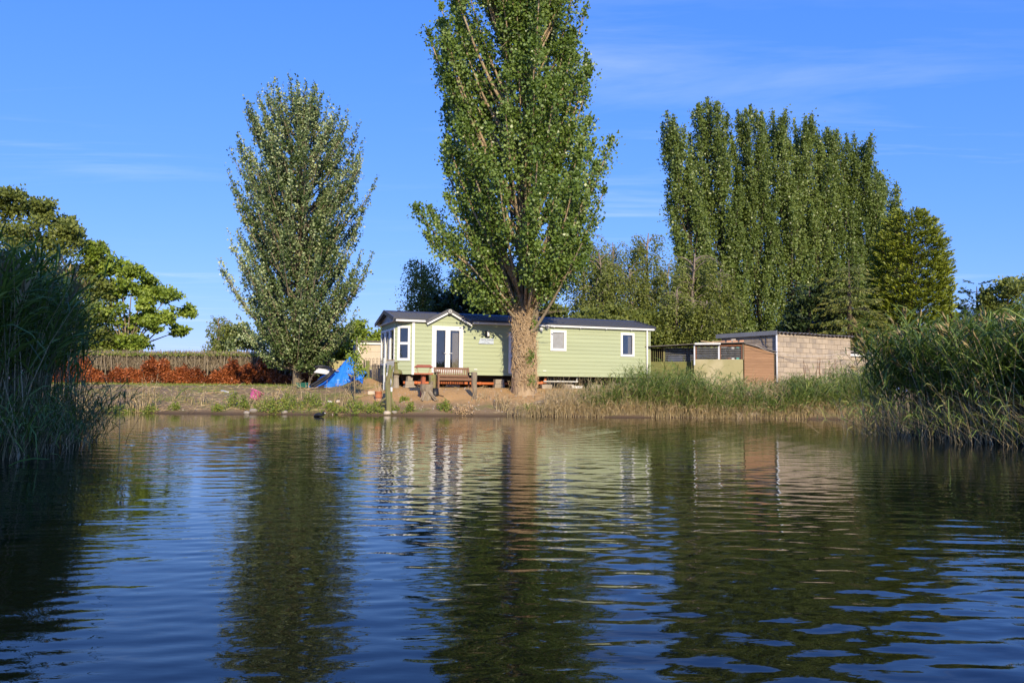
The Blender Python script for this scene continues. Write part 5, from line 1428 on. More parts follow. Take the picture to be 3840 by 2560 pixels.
MB().box(-.25, .25, -.18, -.136, .18, .205).box(-.25, .25, .136, .18, .18, .205).box(-.25, -.206, -.136, .136, .18, .205).box(.206, .25, -.136, .136, .18, .205).build('rim', M['green_pl'], tr_)
# pale gate board by the garage
gb = thing('board_gate', 'pale green timber board fence end beside the garage', 'fence', on_ground(1232, 40.0), .1)
for k in range(5): MB().box(k * .2, k * .2 + .19, 0, .025, -.1, P(1250, 1352, 40).z - on_ground(1240, 40).z).build('board', M['plinth'], gb)
MB().box(-.12, -.01, -.02, .1, -.1, P(1232, 1340, 40).z - on_ground(1232, 40).z).build('post', M['greywood'], gb)

# pink bucket, tipped over
p = ground_at(952, 1500); hb = .36
pk_ = thing('pink_bucket', 'bright pink plastic bucket tipped over on the bank', 'bucket', (p.x, p.y + .06, p.z + .10))
pk_.rotation_euler = (math.radians(-14), math.radians(20), 0)
MB().lathe([(.0, -.09), (.15, -.09), (.165, -.05), (.215, .22), (.235, .225), (.235, .245), (.205, .245), (.15, -.04), (0, -.05)], 20).build('tub', M['pink'], pk_, True)
for s_ in (-1, 1): MB().tube([(s_ * .225, -.07, .23), (s_ * .275, -.05, .25), (s_ * .275, .05, .25), (s_ * .225, .07, .23)], .014, 5).build('handle', M['pink'], pk_)
for pix, w, m_, lb in ((((775, 1476), (850, 1470)), .11, 'plank_pale', 'long weathered plank lying along the bank left of the pink bucket'),
                      (((833, 1468), (853, 1473)), .12, 'pvc', 'whitish plank end lying nearest the split log'),
                      (((845, 1490), (885, 1473)), .14, 'greywood', 'split log wedge lying on the bank beside the plank'),
                      (((1225, 1507), (1245, 1509)), .10, 'pvc', 'flat white slab on the bank below the blue heap'),
                      (((2010, 1512), (2105, 1488)), .16, 'greywood', 'long grey driftwood board sloping down beside the poplar foot'),
                      (((1975, 1518), (2075, 1505)), .14, 'greywood', 'second grey board half buried below the poplar foot'),
                      (((2085, 1530), (2150, 1515)), .06, 'greywood', 'thin fallen branch lying across the bank below the poplar'),
                      (((1645, 1484), (1664, 1489)), .03, 'bark_dark', 'thin dark stick on the sand right of the bucket')):
    a, b = ground_at(*pix[0]), ground_at(*pix[1]); a.z += .03; b.z += .03
    o = bevel(MB().bar((0, 0, 0), b - a, w, .05 if w > .05 else w).build('driftwood_board', M[m_], None, loc=a), .008); tag(o, lb, 'board')
# stones at the waterline
def rock(p, r_, label, m='stone', sq=.6, seed=0):
    q = random.Random(seed); mb = MB(); n, k = 8, 5; prof_ = []
    vs = [(0, 0, -.5 * r_)]; fs = []
    for i in range(1, k):
        a = math.pi * i / k
        for j in range(n):
            b = 2 * math.pi * j / n; rr = r_ * q.uniform(.8, 1.15); vs.append((rr * math.sin(a) * math.cos(b), .8 * rr * math.sin(a) * math.sin(b), -rr * math.cos(a) * sq))
    vs.append((0, 0, .55 * r_ * sq * 1.6)); e = len(vs) - 1
    for j in range(n):
        fs.append((0, 1 + (j + 1) % n, 1 + j)); fs.append((e, e - n + j, e - n + (j + 1) % n))
        for i in range(k - 2): a = 1 + i * n; fs.append((a + j, a + (j + 1) % n, a + n + (j + 1) % n, a + n + j))
    o = mb.poly(vs, fs).build('rock', M[m], None, True, loc=(p[0], p[1], p[2] + r_ * sq * .35)); tag(o, label, 'rock', None); return o
for i, (px, py, r_, lb) in enumerate(((950, 1545, .16, 'pointed grey rock at the waterline below the pink bucket'), (925, 1552, .13, 'small flat stone left of the pointed waterline rock'), (1066, 1548, .12, 'small brown stone in the weeds at the waterline'),
                                     (1452, 1553, .15, 'white stone at the foot of the driftwood post'), (1478, 1549, .12, 'small pale stone right of the driftwood foot'), (1268, 1508, .11, 'pale stone beside the flat white slab'),
                                     (2170, 1508, .2, 'grey stone among dry stalks below the home'), (582, 1540, .10, 'dark stone at the waterline below the dry stalks'))):
    p = ground_at(px, py) or on_ground(px, 29.6); rock(p, r_, lb, seed=i, m='cream' if 'white' in lb else 'stone')
p = P(2800, 1558, 29.5); mb = MB(); tapered(mb, (-.42, 0, .05), (.42, .1, .08), .13, .16, 9, 4, .02)
tag(mb.build('fallen_log', M['greywood'], None, loc=(p.x, p.y - .1, .02)), 'pale log lying in the water edge before the reeds', 'log')

# black water bird on the pond near the far bank
p = P(1196, 1572, 27.3)
wb = thing('water_bird', 'dark coot floating on the pond near the far bank', 'water bird', (p.x, p.y, 0), math.radians(-25))
body = [(-.20, .035, .02), (-.17, .075, .05), (-.10, .10, .085), (0, .095, .10), (.09, .075, .085), (.13, .05, .08), (.15, .045, .10), (.160, .045, .13), (.170, .048, .155), (.195, .048, .165), (.23, .028, .155)]
mb = MB(); n = 10; vs = []; fs = []
for i, (x, r_, z) in enumerate(body):
    nx_ = Vector((1, 0, 0)) if i < 5 else (Vector((.25, 0, 1)).normalized() if i < 8 else Vector((1, 0, .2)).normalized())
    sd_ = Vector((0, 1, 0)); up_ = nx_.cross(sd_)
    for j in range(n): a = 2 * math.pi * j / n; vs.append(Vector((x, 0, z - .03)) + sd_ * (r_ * math.cos(a) * (1 if i < 6 else .8)) + up_ * (r_ * math.sin(a) * (.75 if i < 5 else 1)))
for i in range(len(body) - 1):
    for j in range(n): fs.append((i * n + j, i * n + (j + 1) % n, (i + 1) * n + (j + 1) % n, (i + 1) * n + j))
fs += [tuple(range(n - 1, -1, -1)), tuple((len(body) - 1) * n + j for j in range(n))]
o = mb.poly(vs, fs).build('body', M['black'], wb, True); sb = o.modifiers.new('sub', 'SUBSURF'); sb.levels = 1; sb.render_levels = 1
MB().poly([(.225, -.014, .115), (.225, .014, .115), (.225, 0, .145), (.285, 0, .115)], [(0, 1, 3), (1, 2, 3), (2, 0, 3), (0, 2, 1)]).build('beak', M['pvc'], wb)
# ------------------------------------------------------------------ the big poplar by the home
def prof_px(tab, Y, cx, side):
    """half widths in metres by height from (photo row, left px, right px)"""
    out = []
    for py, l, r_ in tab:
        z = P(cx, py, Y).z; x0 = P(cx, py, Y).x
        out.append((z, abs(P(l if side < 0 else r_, py, Y).x - x0)))
    return sorted(out)
PY = 33.4
pbp = on_ground(1966, PY)
tabp = [(-700, 1900, 2040), (-550, 1780, 2100), (-350, 1680, 2130), (-100, 1620, 2130), (0, 1605, 2120), (100, 1610, 2180), (250, 1650, 2180), (400, 1650, 2190), (500, 1665, 2240), (560, 1660, 2280), (640, 1660, 2235), (730, 1625, 2285), (800, 1560, 2255), (880, 1605, 2230), (950, 1630, 2220), (1000, 1660, 2180), (1060, 1715, 2110), (1120, 1770, 2060)]
zb_ = pbp.z
pl_ = [(z - zb_, r_ * 1.10) for z, r_ in prof_px(tabp, PY, 1966, -1)]; pr_ = [(z - zb_, r_ * 1.06) for z, r_ in prof_px(tabp, PY, 1966, 1)]
HP = pl_[-1][0]
def gap_big(p):
    return ((p[:, 0] > -.12) & (p[:, 0] < .34 + .1 * np.sin(p[:, 2])) & (p[:, 2] > 8.6) & (p[:, 2] < 12.6) & (np.sin(p[:, 2] * 3.1 + p[:, 0] * 4) > -.35)) | ((np.abs(p[:, 0]) < .9) & (p[:, 2] < 5.6) & (p[:, 1] < .2))
big = ascending_tree('poplar_tree', 'huge poplar with ivy-wrapped pale trunk standing in front of the green home', 'tree', pbp, HP, pl_, pr_, 285, 20, 32, .12, M['lf_poplar'], M['bark'],
                     rise=1.55, trunk=.30, zfork=3.4, twig=.55, seed=21, tip=.35, inner=.40, t0=.42, hmin=3.9, depth=.95, branch_r=.055, flare=1.2, spread=.6, puff=1.35)
# thick lower trunk, fluted, replacing the thin leader near the ground
rr = random.Random(5); n = 28; rows = []
tw = [(-.3, .58), (0, .52), (.35, .475), (.9, .455), (1.6, .445), (2.3, .43), (2.9, .45), (3.3, .50), (3.7, .46), (4.3, .33), (5.2, .24)]
vs, fs = [], []
for i, (z, r_) in enumerate(tw):
    for j in range(n):
        a = 2 * math.pi * j / n
        fl = 1 + .07 * math.sin(5 * a + z * .5) + .045 * math.sin(9 * a - z * .8 + 1) + rr.uniform(-.02, .02)
        x = -.02 * z + r_ * fl * math.cos(a); vs.append((x, r_ * fl * math.sin(a), z))
for i in range(len(tw) - 1):
    for j in range(n): fs.append((i * n + j, i * n + (j + 1) % n, (i + 1) * n + (j + 1) % n, (i + 1) * n + j))
bole = MB().poly(vs, fs).build('bole', M['bark'], big, True)
# leading limbs from the fork
lm = MB()
for (a, b, c, r_) in (((-.25, -.2, 3.0), (-.75, -.6, 4.6), (-1.6, -.9, 6.9), .13), ((.30, -.15, 2.6), (.75, -.5, 4.2), (1.0, -.7, 7.2), .13), ((.35, -.3, 2.5), (1.2, -.8, 3.7), (2.2, -1.2, 5.9), .07),
                      ((-.1, -.35, 3.2), (-.2, -.8, 5), (-.25, -1.0, 7.4), .10), ((.12, -.35, 3.2), (.25, -.8, 5.0), (.45, -1.1, 7.8), .09), ((-.3, -.3, 2.9), (-1.4, -.9, 4.1), (-2.5, -1.1, 5.4), .06),
                      ((.05, .2, 3.4), (.1, .5, 6), (0.05, .3, 10), .16), ((-.35, .1, 3.0), (-.9, .3, 4.6), (-1.3, .5, 8), .11), ((.35, .15, 3.0), (.9, .4, 4.8), (1.3, .6, 8.5), .11), ((.3, -.35, 3.0), (.7, -.9, 4.4), (1.5, -1.3, 6.6), .06)):
    ts = np.linspace(0, 1, 8); q = bez(np.array(a), np.array(b), np.array(c), ts)
    lm.tube([tuple(k) for k in q], [r_ * (1 - .7 * t) for t in ts], 7, cap=False, rough=.05, rng=rr)
lm.build('limb', M['bark_grey'], big, True)
# dead ivy: woody stems winding up the bole, thickest on the side toward the pond and right
iv = MB()
def trunk_r(z): return float(np.interp(z, [k[0] for k in tw], [k[1] for k in tw]))
for k in range(150):
    a = -math.pi / 2 + rr.gauss(.35, .75); z = rr.uniform(.1, 3.2); pts = []
    steps = rr.randint(6, 16)
    for s_ in range(steps):
        rad_ = trunk_r(z) * 1.03 + .02 + rr.uniform(0, .05); pts.append((-.02 * z + rad_ * math.cos(a), rad_ * math.sin(a), z)); z += rr.uniform(-.02, .16); a += rr.gauss(0, .16)
        if z > 4.2: break
    if len(pts) > 2: iv.tube(pts, rr.uniform(.008, .022), 4, cap=False)
iv.build('ivy_stems', M['vine'], big)['kind'] = 'stuff'
nn = 2200; r_ = np.random.default_rng(8); a = -math.pi / 2 + r_.normal(.4, .8, nn); z = r_.uniform(.2, 4.6, nn)
rad_ = np.interp(z, [k[0] for k in tw], [k[1] for k in tw]) * 1.05 + .03 + r_.uniform(0, .08, nn)
pp = np.stack([-.02 * z + rad_ * np.cos(a), rad_ * np.sin(a), z], -1); ax = np.stack([np.cos(a) * .25, np.sin(a) * .25, r_.normal(0, 1.2, nn)], -1) + r_.normal(size=(nn, 3)) * .45
npobj(leaf_mesh('dead_ivy', pp, ax, r_.uniform(.10, .30, nn), M['drytwig'], .025, r_), 'dead_ivy', big)['kind'] = 'stuff'
nn = 320; a = -math.pi / 2 + r_.normal(.5, .5, nn); cl = r_.integers(0, 5, nn); z = np.array([1.55, .55, 1.35, 2.8, 3.6])[cl] + r_.normal(0, .12, nn); a = np.array([-1.1, -1.0, -1.2, -.7, -2.2])[cl] + r_.normal(0, .16, nn)
rad_ = np.interp(z, [k[0] for k in tw], [k[1] for k in tw]) + .09
npobj(leaf_mesh('trunk_shoots', np.stack([rad_ * np.cos(a), rad_ * np.sin(a), z], -1), r_.normal(size=(nn, 3)), r_.uniform(.06, .11, nn), M['lf_poplar'], .4, r_), 'trunk_shoots', big)['kind'] = 'stuff'
# bare twiggy whips and the low leafy bough on the left of the fork
tw_ = MB(); LP = []
for k in range(46):
    z0 = rr.uniform(3.2, 4.0); s_ = -1 if rr.random() < .8 else 1; L_ = rr.uniform(.7, 1.9)
    a = np.array([s_ * .42, rr.uniform(-.4, .1), z0]); c = a + np.array([s_ * L_ * .75, rr.uniform(-.5, .2), L_ * rr.uniform(-.1, .6)]); b = (a + c) / 2 + np.array([0, 0, -.25])
    tw_.tube([tuple(q) for q in bez(a, b, c, np.linspace(0, 1, 6))], [.016, .014, .012, .010, .007, .004], 4, cap=False)
    if k % 2 == 0 and s_ < 0: LP.append(c + np.random.default_rng(k).normal(size=(120, 3)) * np.array([.30, .25, .16]))
for k in range(60):
    a_ = rr.uniform(0, 6.28); z0 = rr.uniform(3.3, 4.6)
    a = np.array([.35 * math.cos(a_), .35 * math.sin(a_), z0]); c = a + np.array([math.cos(a_) * rr.uniform(.3, 1.2), math.sin(a_) * rr.uniform(.3, 1.2), rr.uniform(.8, 2.2)])
    tw_.tube([tuple(a), tuple((a + c) / 2 + np.array([0, 0, -.1])), tuple(c)], [.02, .014, .005], 4, cap=False)
tw_.build('whips', M['bark_grey'], big)['kind'] = 'stuff'
LP = np.concatenate(LP); npobj(leaf_mesh('low_bough_leaves', LP, rng.normal(size=LP.shape), rng.uniform(.08, .16, len(LP)), M['lf_poplar'], .42), 'low_bough_leaves', big)['kind'] = 'stuff'

# ------------------------------------------------------------------ silver-leaved poplar on the left
WY = 39.0; wpb = on_ground(1112, WY)
tabw = [(315, 1040, 1120), (360, 990, 1140), (420, 915, 1180), (480, 870, 1270), (560, 838, 1330), (650, 838, 1362), (760, 830, 1370), (850, 850, 1350), (950, 860, 1365), (1030, 800, 1350), (1100, 868, 1350), (1150, 880, 1335), (1230, 900, 1300), (1300, 930, 1270), (1350, 960, 1240), (1400, 1010, 1190)]
wl_ = [(z - wpb.z, k) for z, k in prof_px(tabw, WY, 1100, -1)]; wr_ = [(z - wpb.z, k) for z, k in prof_px(tabw, WY, 1100, 1)]
HW = wl_[-1][0] - .55
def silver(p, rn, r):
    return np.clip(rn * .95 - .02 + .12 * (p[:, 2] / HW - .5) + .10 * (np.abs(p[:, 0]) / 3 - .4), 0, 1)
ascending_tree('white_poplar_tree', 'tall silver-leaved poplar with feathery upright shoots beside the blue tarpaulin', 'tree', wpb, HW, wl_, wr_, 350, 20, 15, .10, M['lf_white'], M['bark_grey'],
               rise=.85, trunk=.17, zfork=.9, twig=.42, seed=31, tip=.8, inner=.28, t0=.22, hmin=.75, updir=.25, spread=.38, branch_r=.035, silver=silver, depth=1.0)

# ------------------------------------------------------------------ row of Lombardy-like poplars behind the outhouse
ROW = [(2590, 440, 2535, 2660, 54, 'slim leaning poplar at the end of the tall row nearest the home'), (2690, 372, 2610, 2790, 56, 'tallest poplar of the row behind the outhouse'), (2810, 408, 2740, 2890, 57, 'dense poplar next to the tallest of the row'),
       (2935, 418, 2860, 3020, 58, 'broad poplar in the middle of the row'), (3050, 430, 2970, 3130, 59, 'poplar next to the broad middle one, further from the home'), (3150, 470, 3080, 3240, 60, 'poplar two before the short one in the tall row'),
       (3235, 510, 3160, 3300, 61, 'last tall poplar of the row before the short one'), (3300, 650, 3240, 3365, 62, 'short slim poplar ending the row beside the golden conifer')]
ROWT = {}
for i, (cx, top, l, r_, Y, lb) in enumerate(ROW):
    b = on_ground(cx + 45, Y); Hh = (P(cx, top, Y).z - b.z) * .97
    hwd = (P(r_, 900, Y).x - P(l, 900, Y).x) / 2 * 1.16
    src = {2: 1, 4: 3, 5: 1, 6: 3}.get(i)
    if src is not None:                          # same kind of tree, its own size, girth and turn
        t0_, H0, w0 = ROWT[src]; f = hwd / w0
        copy_tree(t0_, b, lb, (f * .97, f * 1.05, Hh / H0), (.5, -.4, -.55, .35)[(2, 4, 5, 6).index(i)]); continue
    tip_w = (.34, .22, .34, .5, .3, .3, .3, .25)[i]
    pf = [(0, hwd * .45), (Hh * .08, hwd * .75), (Hh * .25, hwd * 1.0), (Hh * .5, hwd), (Hh * .72, hwd * .95), (Hh * .86, hwd * .80), (Hh * .95, hwd * .55), (Hh, hwd * tip_w)]
    ROWT[i] = (ascending_tree('lombardy_poplar', lb, 'tree', b, Hh, pf, pf, (60, 84, 0, 80, 0, 0, 0, 52)[i], 15, 40, .145, M['lf_row'], M['bark_dark'], rise=2.6, trunk=.24, zfork=.8, twig=.8, seed=40 + i, tip=.9, inner=.42, t0=.35, hmin=1.2, puff=1.4,
                   lean=((-2.0, -1.4, 0, -1.2, 0, 0, 0, -.5)[i], 0), group='row of tall poplars', updir=.9, spread=.42, branch_r=.04), Hh, hwd)

# ------------------------------------------------------------------ birches and background trees
def BG(px, Y): return on_ground(px, Y)
BIR = {}
for i, (px, top, Y, rad, lb) in enumerate(((1590, 965, 47, 1.5, 'slender weeping birch showing above the left end of the home roof'), (1700, 1010, 50, 1.6, 'drooping birch in the gap left of the poplar trunk'), (2180, 860, 49, 2.0, 'tall weeping birch just right of the poplar crown'),
                                           (2260, 940, 47, 1.7, 'weeping birch low behind the home roof'), (2300, 905, 50, 1.6, 'weeping birch left of the square-topped birch'), (2420, 868, 50, 1.7, 'square-topped weeping birch above the right half of the roof'),
                                           (2370, 1000, 47, 1.5, 'shorter birch filling the gap above the middle of the roof'), (2500, 985, 49, 1.4, 'thin birch above the right end of the home'), (2590, 945, 46, 1.8, 'bushy birch left of the outhouse'),
                                           (2700, 1000, 47, 1.7, 'olive birch hanging over the outhouse roof'), (2540, 1080, 44, 1.3, 'low birch behind the white hut'), (2650, 1120, 43, 1.3, 'low birch thicket behind the aviary'))):
    b = BG(px, Y); Hh = P(px, top, Y).z - b.z; src = {1: 0, 4: 2, 6: 3, 7: 5, 9: 8, 11: 10}.get(i)
    if src is not None: t0_, H0, w0 = BIR[src]; copy_tree(t0_, b, lb, (rad / w0, rad / w0, Hh / H0), 1.3 + .7 * i); continue
    BIR[i] = (weeping_tree('birch_tree', lb, 'tree', b, Hh, rad, 46, 17, 15, .115, M['lf_birch'], M['bark_birch'], seed=60 + i, drop=2.0, zlow=.7, group='weeping birches behind the home', lean=.2 * ((i % 3) - 1)), Hh, rad)
def rand_clumps(seed, n, H0, H1, Rx, rx=.7):
    q = random.Random(seed); out = []
    for k in range(n):
        f = q.random(); z = lerp(H0, H1, f); w = Rx * math.sin(math.pi * min(.97, .18 + .80 * f)) ** .7; a = q.uniform(0, 6.28); d = w * math.sqrt(q.uniform(.1, 1))
        out.append((d * math.cos(a), d * math.sin(a), z, rx * q.uniform(.7, 1.25), rx * q.uniform(.5, .85)))
    return out
# dark evergreen mass behind the fork of the poplar
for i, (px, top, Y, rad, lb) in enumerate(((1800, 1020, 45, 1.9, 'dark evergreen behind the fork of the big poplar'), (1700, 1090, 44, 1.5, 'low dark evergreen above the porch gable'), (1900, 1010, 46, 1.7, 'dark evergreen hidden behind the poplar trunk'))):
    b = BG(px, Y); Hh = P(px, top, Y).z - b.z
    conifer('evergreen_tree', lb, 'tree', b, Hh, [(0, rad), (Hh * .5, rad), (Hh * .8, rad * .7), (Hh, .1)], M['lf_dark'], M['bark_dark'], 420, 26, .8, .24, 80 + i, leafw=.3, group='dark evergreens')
for i, (px, top, Y, Rx, lb) in enumerate(((2060, 1135, 42.5, 1.5, 'leafy green shrub showing over the roof right of the poplar trunk'), (2190, 1150, 43, 1.5, 'low leafy shrub behind the middle of the home roof'), (2330, 1140, 43.5, 1.6, 'broad leafy shrub behind the right half of the roof'), (2425, 1175, 44, 1.3, 'small shrub behind the right end of the roof'),
                                        (1370, 1205, 47, 1.6, 'bright green shrub rising behind the garage roof'), (1300, 1235, 46, 1.1, 'yellowish shrub at the left end of the garage'))):
    b = BG(px, Y); Hh = P(px, top, Y).z - b.z
    clump_tree('leafy_shrub', lb, 'shrub', b, rand_clumps(90 + i, 14, Hh * .3, Hh * .93, Rx, .62), M['lf_broad'] if i < 4 else M['lf_ash'], M['bark_dark'], 480, .165, 90 + i, .1, .6, 'shrubs behind the home')
# left side: big willow-like tree, bright walnut-like tree, small birch, hedge
LY = 55.0
b = BG(110, LY); Hh = P(110, 750, LY).z - b.z
def cl_px(lst, Y, b):
    out = []
    k = max(1.0, Y / 44.0) if Y > 50 else 1.0
    for px, py, r1, r2 in lst:
        p = P(px, py, Y); out.append((p.x - b.x, R.uniform(-1, 1) * 1.2 * k, p.z - b.z, r1 * k, r2 * k))
    return out
clump_tree('broadleaf_tree', 'large olive green broadleaf tree behind the left reeds', 'tree', b, cl_px([(20, 800, .9, .7), (100, 775, .8, .6), (165, 795, .7, .6), (230, 845, .75, .6), (285, 870, .6, .6), (50, 900, 1.3, .9), (150, 900, 1.2, .9), (240, 930, 1.0, .8), (310, 960, .8, .8), (60, 1020, 1.4, 1.1), (180, 1040, 1.4, 1.1), (290, 1060, 1.1, 1.0), (345, 1080, .7, .8),
    (80, 1160, 1.5, 1.1), (220, 1170, 1.4, 1.1), (320, 1190, 1.0, 1.0), (120, 1280, 1.4, .9), (260, 1290, 1.3, .9), (350, 1290, .9, .8), (-60, 850, 1.2, .9), (-80, 1000, 1.5, 1.2), (-80, 1150, 1.5, 1.2), (-40, 1280, 1.5, .9), (200, 1350, 1.0, .5), (330, 1340, .8, .5)], LY, b), M['lf_broad'], M['bark_dark'], 1500, .21, 101, .3, 2.5, sub=22, fine=.26)
LY2 = 57.0; b = BG(470, LY2)
clump_tree('walnut_tree', 'bright green spreading tree leaning out over the brown hedge', 'tree', b, cl_px([(385, 960, .4, .5), (375, 935, .35, .45), (410, 1010, .5, .4), (450, 1000, .6, .5), (510, 1020, .55, .45), (545, 1050, .45, .4), (400, 1080, .6, .5), (470, 1080, .7, .55), (530, 1095, .5, .4), (600, 1110, .5, .42), (655, 1110, .5, .4), (675, 1160, .45, .35), (640, 1190, .5, .4), (600, 1220, .5, .35), (560, 1190, .5, .4), (660, 1240, .4, .28),
    (430, 1180, .8, .7), (490, 1220, .8, .6), (400, 1270, .8, .6), (470, 1290, .9, .5), (530, 1280, .7, .45), (575, 1150, .35, .3), (355, 1180, .7, .7), (360, 1290, .8, .6)], LY2, b), M['lf_ash'], M['bark_grey'], 750, .22, 103, .2, 2.0, sub=14, fine=.27)
b = BG(812, 53); weeping_tree('birch_tree', 'pale small birch standing alone above the brown hedge', 'tree', b, P(812, 1188, 53).z - b.z, 1.3, 26, 14, 14, .12, M['lf_birch'], M['bark_birch'], seed=110, drop=1.2, zlow=.5)
b = BG(905, 54); clump_tree('silver_shrub', 'grey green shrub between the small birch and the silver poplar', 'shrub', b, rand_clumps(112, 12, 1.3, P(905, 1225, 54).z - b.z, 1.5, .6), M['lf_white'], M['bark_grey'], 500, .15, 112, .1, .6)
# right side: golden conifer, spruce, dark spruce, pine boughs, broadleaf
CY = 45; b = BG(3420, CY)
tabc = [(805, 3380, 3420), (860, 3300, 3480), (940, 3268, 3522), (1040, 3262, 3545), (1120, 3258, 3562), (1180, 3258, 3572), (1300, 3262, 3580)]
sh = sorted((P(3420, py, CY).z - b.z, (P(r_, py, CY).x - P(l, py, CY).x) / 2) for py, l, r_ in tabc); sh = [(0, sh[0][1])] + sh
conifer('golden_conifer', 'dense golden green cypress standing right of the poplar row', 'tree', b, P(3400, 800, CY).z - b.z, sh, M['lf_golden'], M['bark_dark'], 2900, 30, .60, .15, 120, leafw=.17, jag=.05, droop=.05, zexp=.8)
SY = 42; b = BG(3190, SY); Hs = P(3190, 960, SY).z - b.z
conifer('spruce_tree', 'olive spruce with drooping boughs behind the outhouse roof', 'tree', b, Hs, [(0, 1.9), (Hs * .3, 1.6), (Hs * .7, .9), (Hs, .08)], M['lf_spruce'], M['bark_dark'], 520, 34, .95, .16, 122, droop=.75, leafw=.13, tiers=.55, jag=.12)
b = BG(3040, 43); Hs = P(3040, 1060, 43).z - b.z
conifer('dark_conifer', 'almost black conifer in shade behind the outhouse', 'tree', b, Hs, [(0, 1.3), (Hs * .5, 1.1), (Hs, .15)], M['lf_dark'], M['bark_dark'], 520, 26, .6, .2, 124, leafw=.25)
RY_ = 52; b = BG(3672, RY_); Hs = P(3672, 1062, RY_).z - b.z
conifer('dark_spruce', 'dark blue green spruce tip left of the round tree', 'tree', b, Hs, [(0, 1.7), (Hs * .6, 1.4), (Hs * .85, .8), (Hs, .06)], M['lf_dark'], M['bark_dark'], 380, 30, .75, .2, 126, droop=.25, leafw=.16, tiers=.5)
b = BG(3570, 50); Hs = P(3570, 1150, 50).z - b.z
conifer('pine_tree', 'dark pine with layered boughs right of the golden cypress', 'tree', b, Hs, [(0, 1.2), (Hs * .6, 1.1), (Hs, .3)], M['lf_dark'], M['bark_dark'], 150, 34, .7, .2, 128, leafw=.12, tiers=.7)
b = BG(3770, 50); clump_tree('round_tree', 'mid green round tree at the end of the garden', 'tree', b, cl_px([(3700, 1110, .6, .5), (3740, 1090, .7, .5), (3800, 1085, .8, .6), (3850, 1080, .9, .7), (3690, 1170, .8, .7), (3760, 1160, 1.0, .8), (3840, 1160, 1.0, .9), (3900, 1120, 1.0, .8), (3720, 1250, 1.1, .8), (3820, 1250, 1.2, .9), (3660, 1240, .7, .6), (3610, 1230, .6, .5)], 50, b), M['lf_broad'], M['bark_dark'], 900, .17, 130, .25, 2, sub=16)
# willow bush on the near left bank, outside the view: keeps the sun off the left reeds
b = Vector((-5.2, 2.2, T(-5.2, 2.2))); clump_tree('willow_bush', 'tall leafy willow bush on the near left bank', 'shrub', b, [(R.uniform(-1.9, 1.3), R.uniform(-.9, .9), R.uniform(.8, 5.2), .7, .8) for _ in range(54)], M['lf_broad'], M['bark_dark'], 300, .27, 140, .12, .8)

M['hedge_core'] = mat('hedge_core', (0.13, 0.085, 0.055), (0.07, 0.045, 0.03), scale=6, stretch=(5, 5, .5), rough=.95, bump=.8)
b = Vector((-3.4, -1.6, T(-3.4, -1.6))); clump_tree('bank_tree', 'leafy tree on the near bank behind the viewpoint', 'tree', b, [(R.uniform(-2.0, 1.5), R.uniform(-1.2, 1.0), R.uniform(2.5, 8.8), .75, .8) for _ in range(80)], M['lf_broad'], M['bark_dark'], 300, .27, 141, .15, 1.5)
# ------------------------------------------------------------------ dead brown hedge
HY = 49.0
h0, h1 = BG(190, HY + .5), BG(1290, HY - .5)
hl = (h1 - h0).length; hang = math.atan2(h1.y - h0.y, h1.x - h0.x)
hedge = thing('dead_hedge', 'long clipped conifer hedge with rusty brown dead foliage and bare grey stems', 'hedge', h0, hang)
HH = P(700, 1330, HY).z - h0.z
for k in range(54):
    x = (k + R.uniform(.1, .9)) * hl / 54; yy = R.uniform(-.22, .1)
    mb = MB(); tapered(mb, (x, yy, -.1), (x + R.uniform(-.12, .12), yy - .1, HH * R.uniform(.93, 1.05)), R.uniform(.035, .06), .03, 6, 4, .05); mb.build('stem', M['bark_grey'], hedge)
r_ = np.random.default_rng(150)
ns_ = 2700; x = r_.random(ns_) * hl; prof_top = HH * np.clip(.52 + .20 * np.sin(x * 1.15) + .16 * np.sin(x * 2.9 + 1) + .12 * np.sin(x * 6.3), .16, .95); z = prof_top * r_.random(ns_) ** .75; yy = -.35 - .3 * r_.random(ns_) + .25 * z / HH
nl = 18; ti = np.repeat(np.arange(ns_), nl); d = unit(np.stack([r_.normal(0, .5, ns_), -np.ones(ns_), r_.normal(-.2, .5, ns_)], -1)); u = r_.random(len(ti))
p = np.stack([x, yy, z], -1)[ti] + d[ti] * (u * .35)[:, None] + r_.normal(size=(len(ti), 3)) * .06
p[:, 2] = np.maximum(p[:, 2], .02)
rn = np.clip(.5 + .25 * np.sin(x * 2.3 + z * 3)[ti] + r_.normal(0, .2, len(ti)), 0, 1)
npobj(leaf_mesh('dead_foliage', p, d[ti] + r_.normal(size=p.shape) * .6, r_.uniform(.08, .2, len(ti)), M['lf_dead'], .22, r_, rn), 'dead_foliage', hedge)['kind'] = 'stuff'
n2 = 30000; p = np.stack([r_.random(n2) * hl, r_.normal(.12, .16, n2), HH * (.45 + .55 * r_.random(n2))], -1)
npobj(leaf_mesh('twigs', p, np.stack([r_.normal(0, .25, n2), r_.normal(0, .4, n2), np.ones(n2)], -1), r_.uniform(.15, .4, n2), M['bark_grey'], .05, r_), 'twigs', hedge)['kind'] = 'stuff'
n3 = 7000; p = np.stack([r_.random(n3) * hl, r_.normal(.1, .25, n3), HH * (.98 + r_.exponential(.03, n3))], -1)
npobj(leaf_mesh('green_top', p, r_.normal(size=(n3, 3)), r_.uniform(.06, .14, n3), M['lf_weed'], .35, r_), 'green_top', hedge)['kind'] = 'stuff'
MB().box(0, hl, .35, .6, -.1, HH * .9).build('thicket_core', M['hedge_core'], hedge)

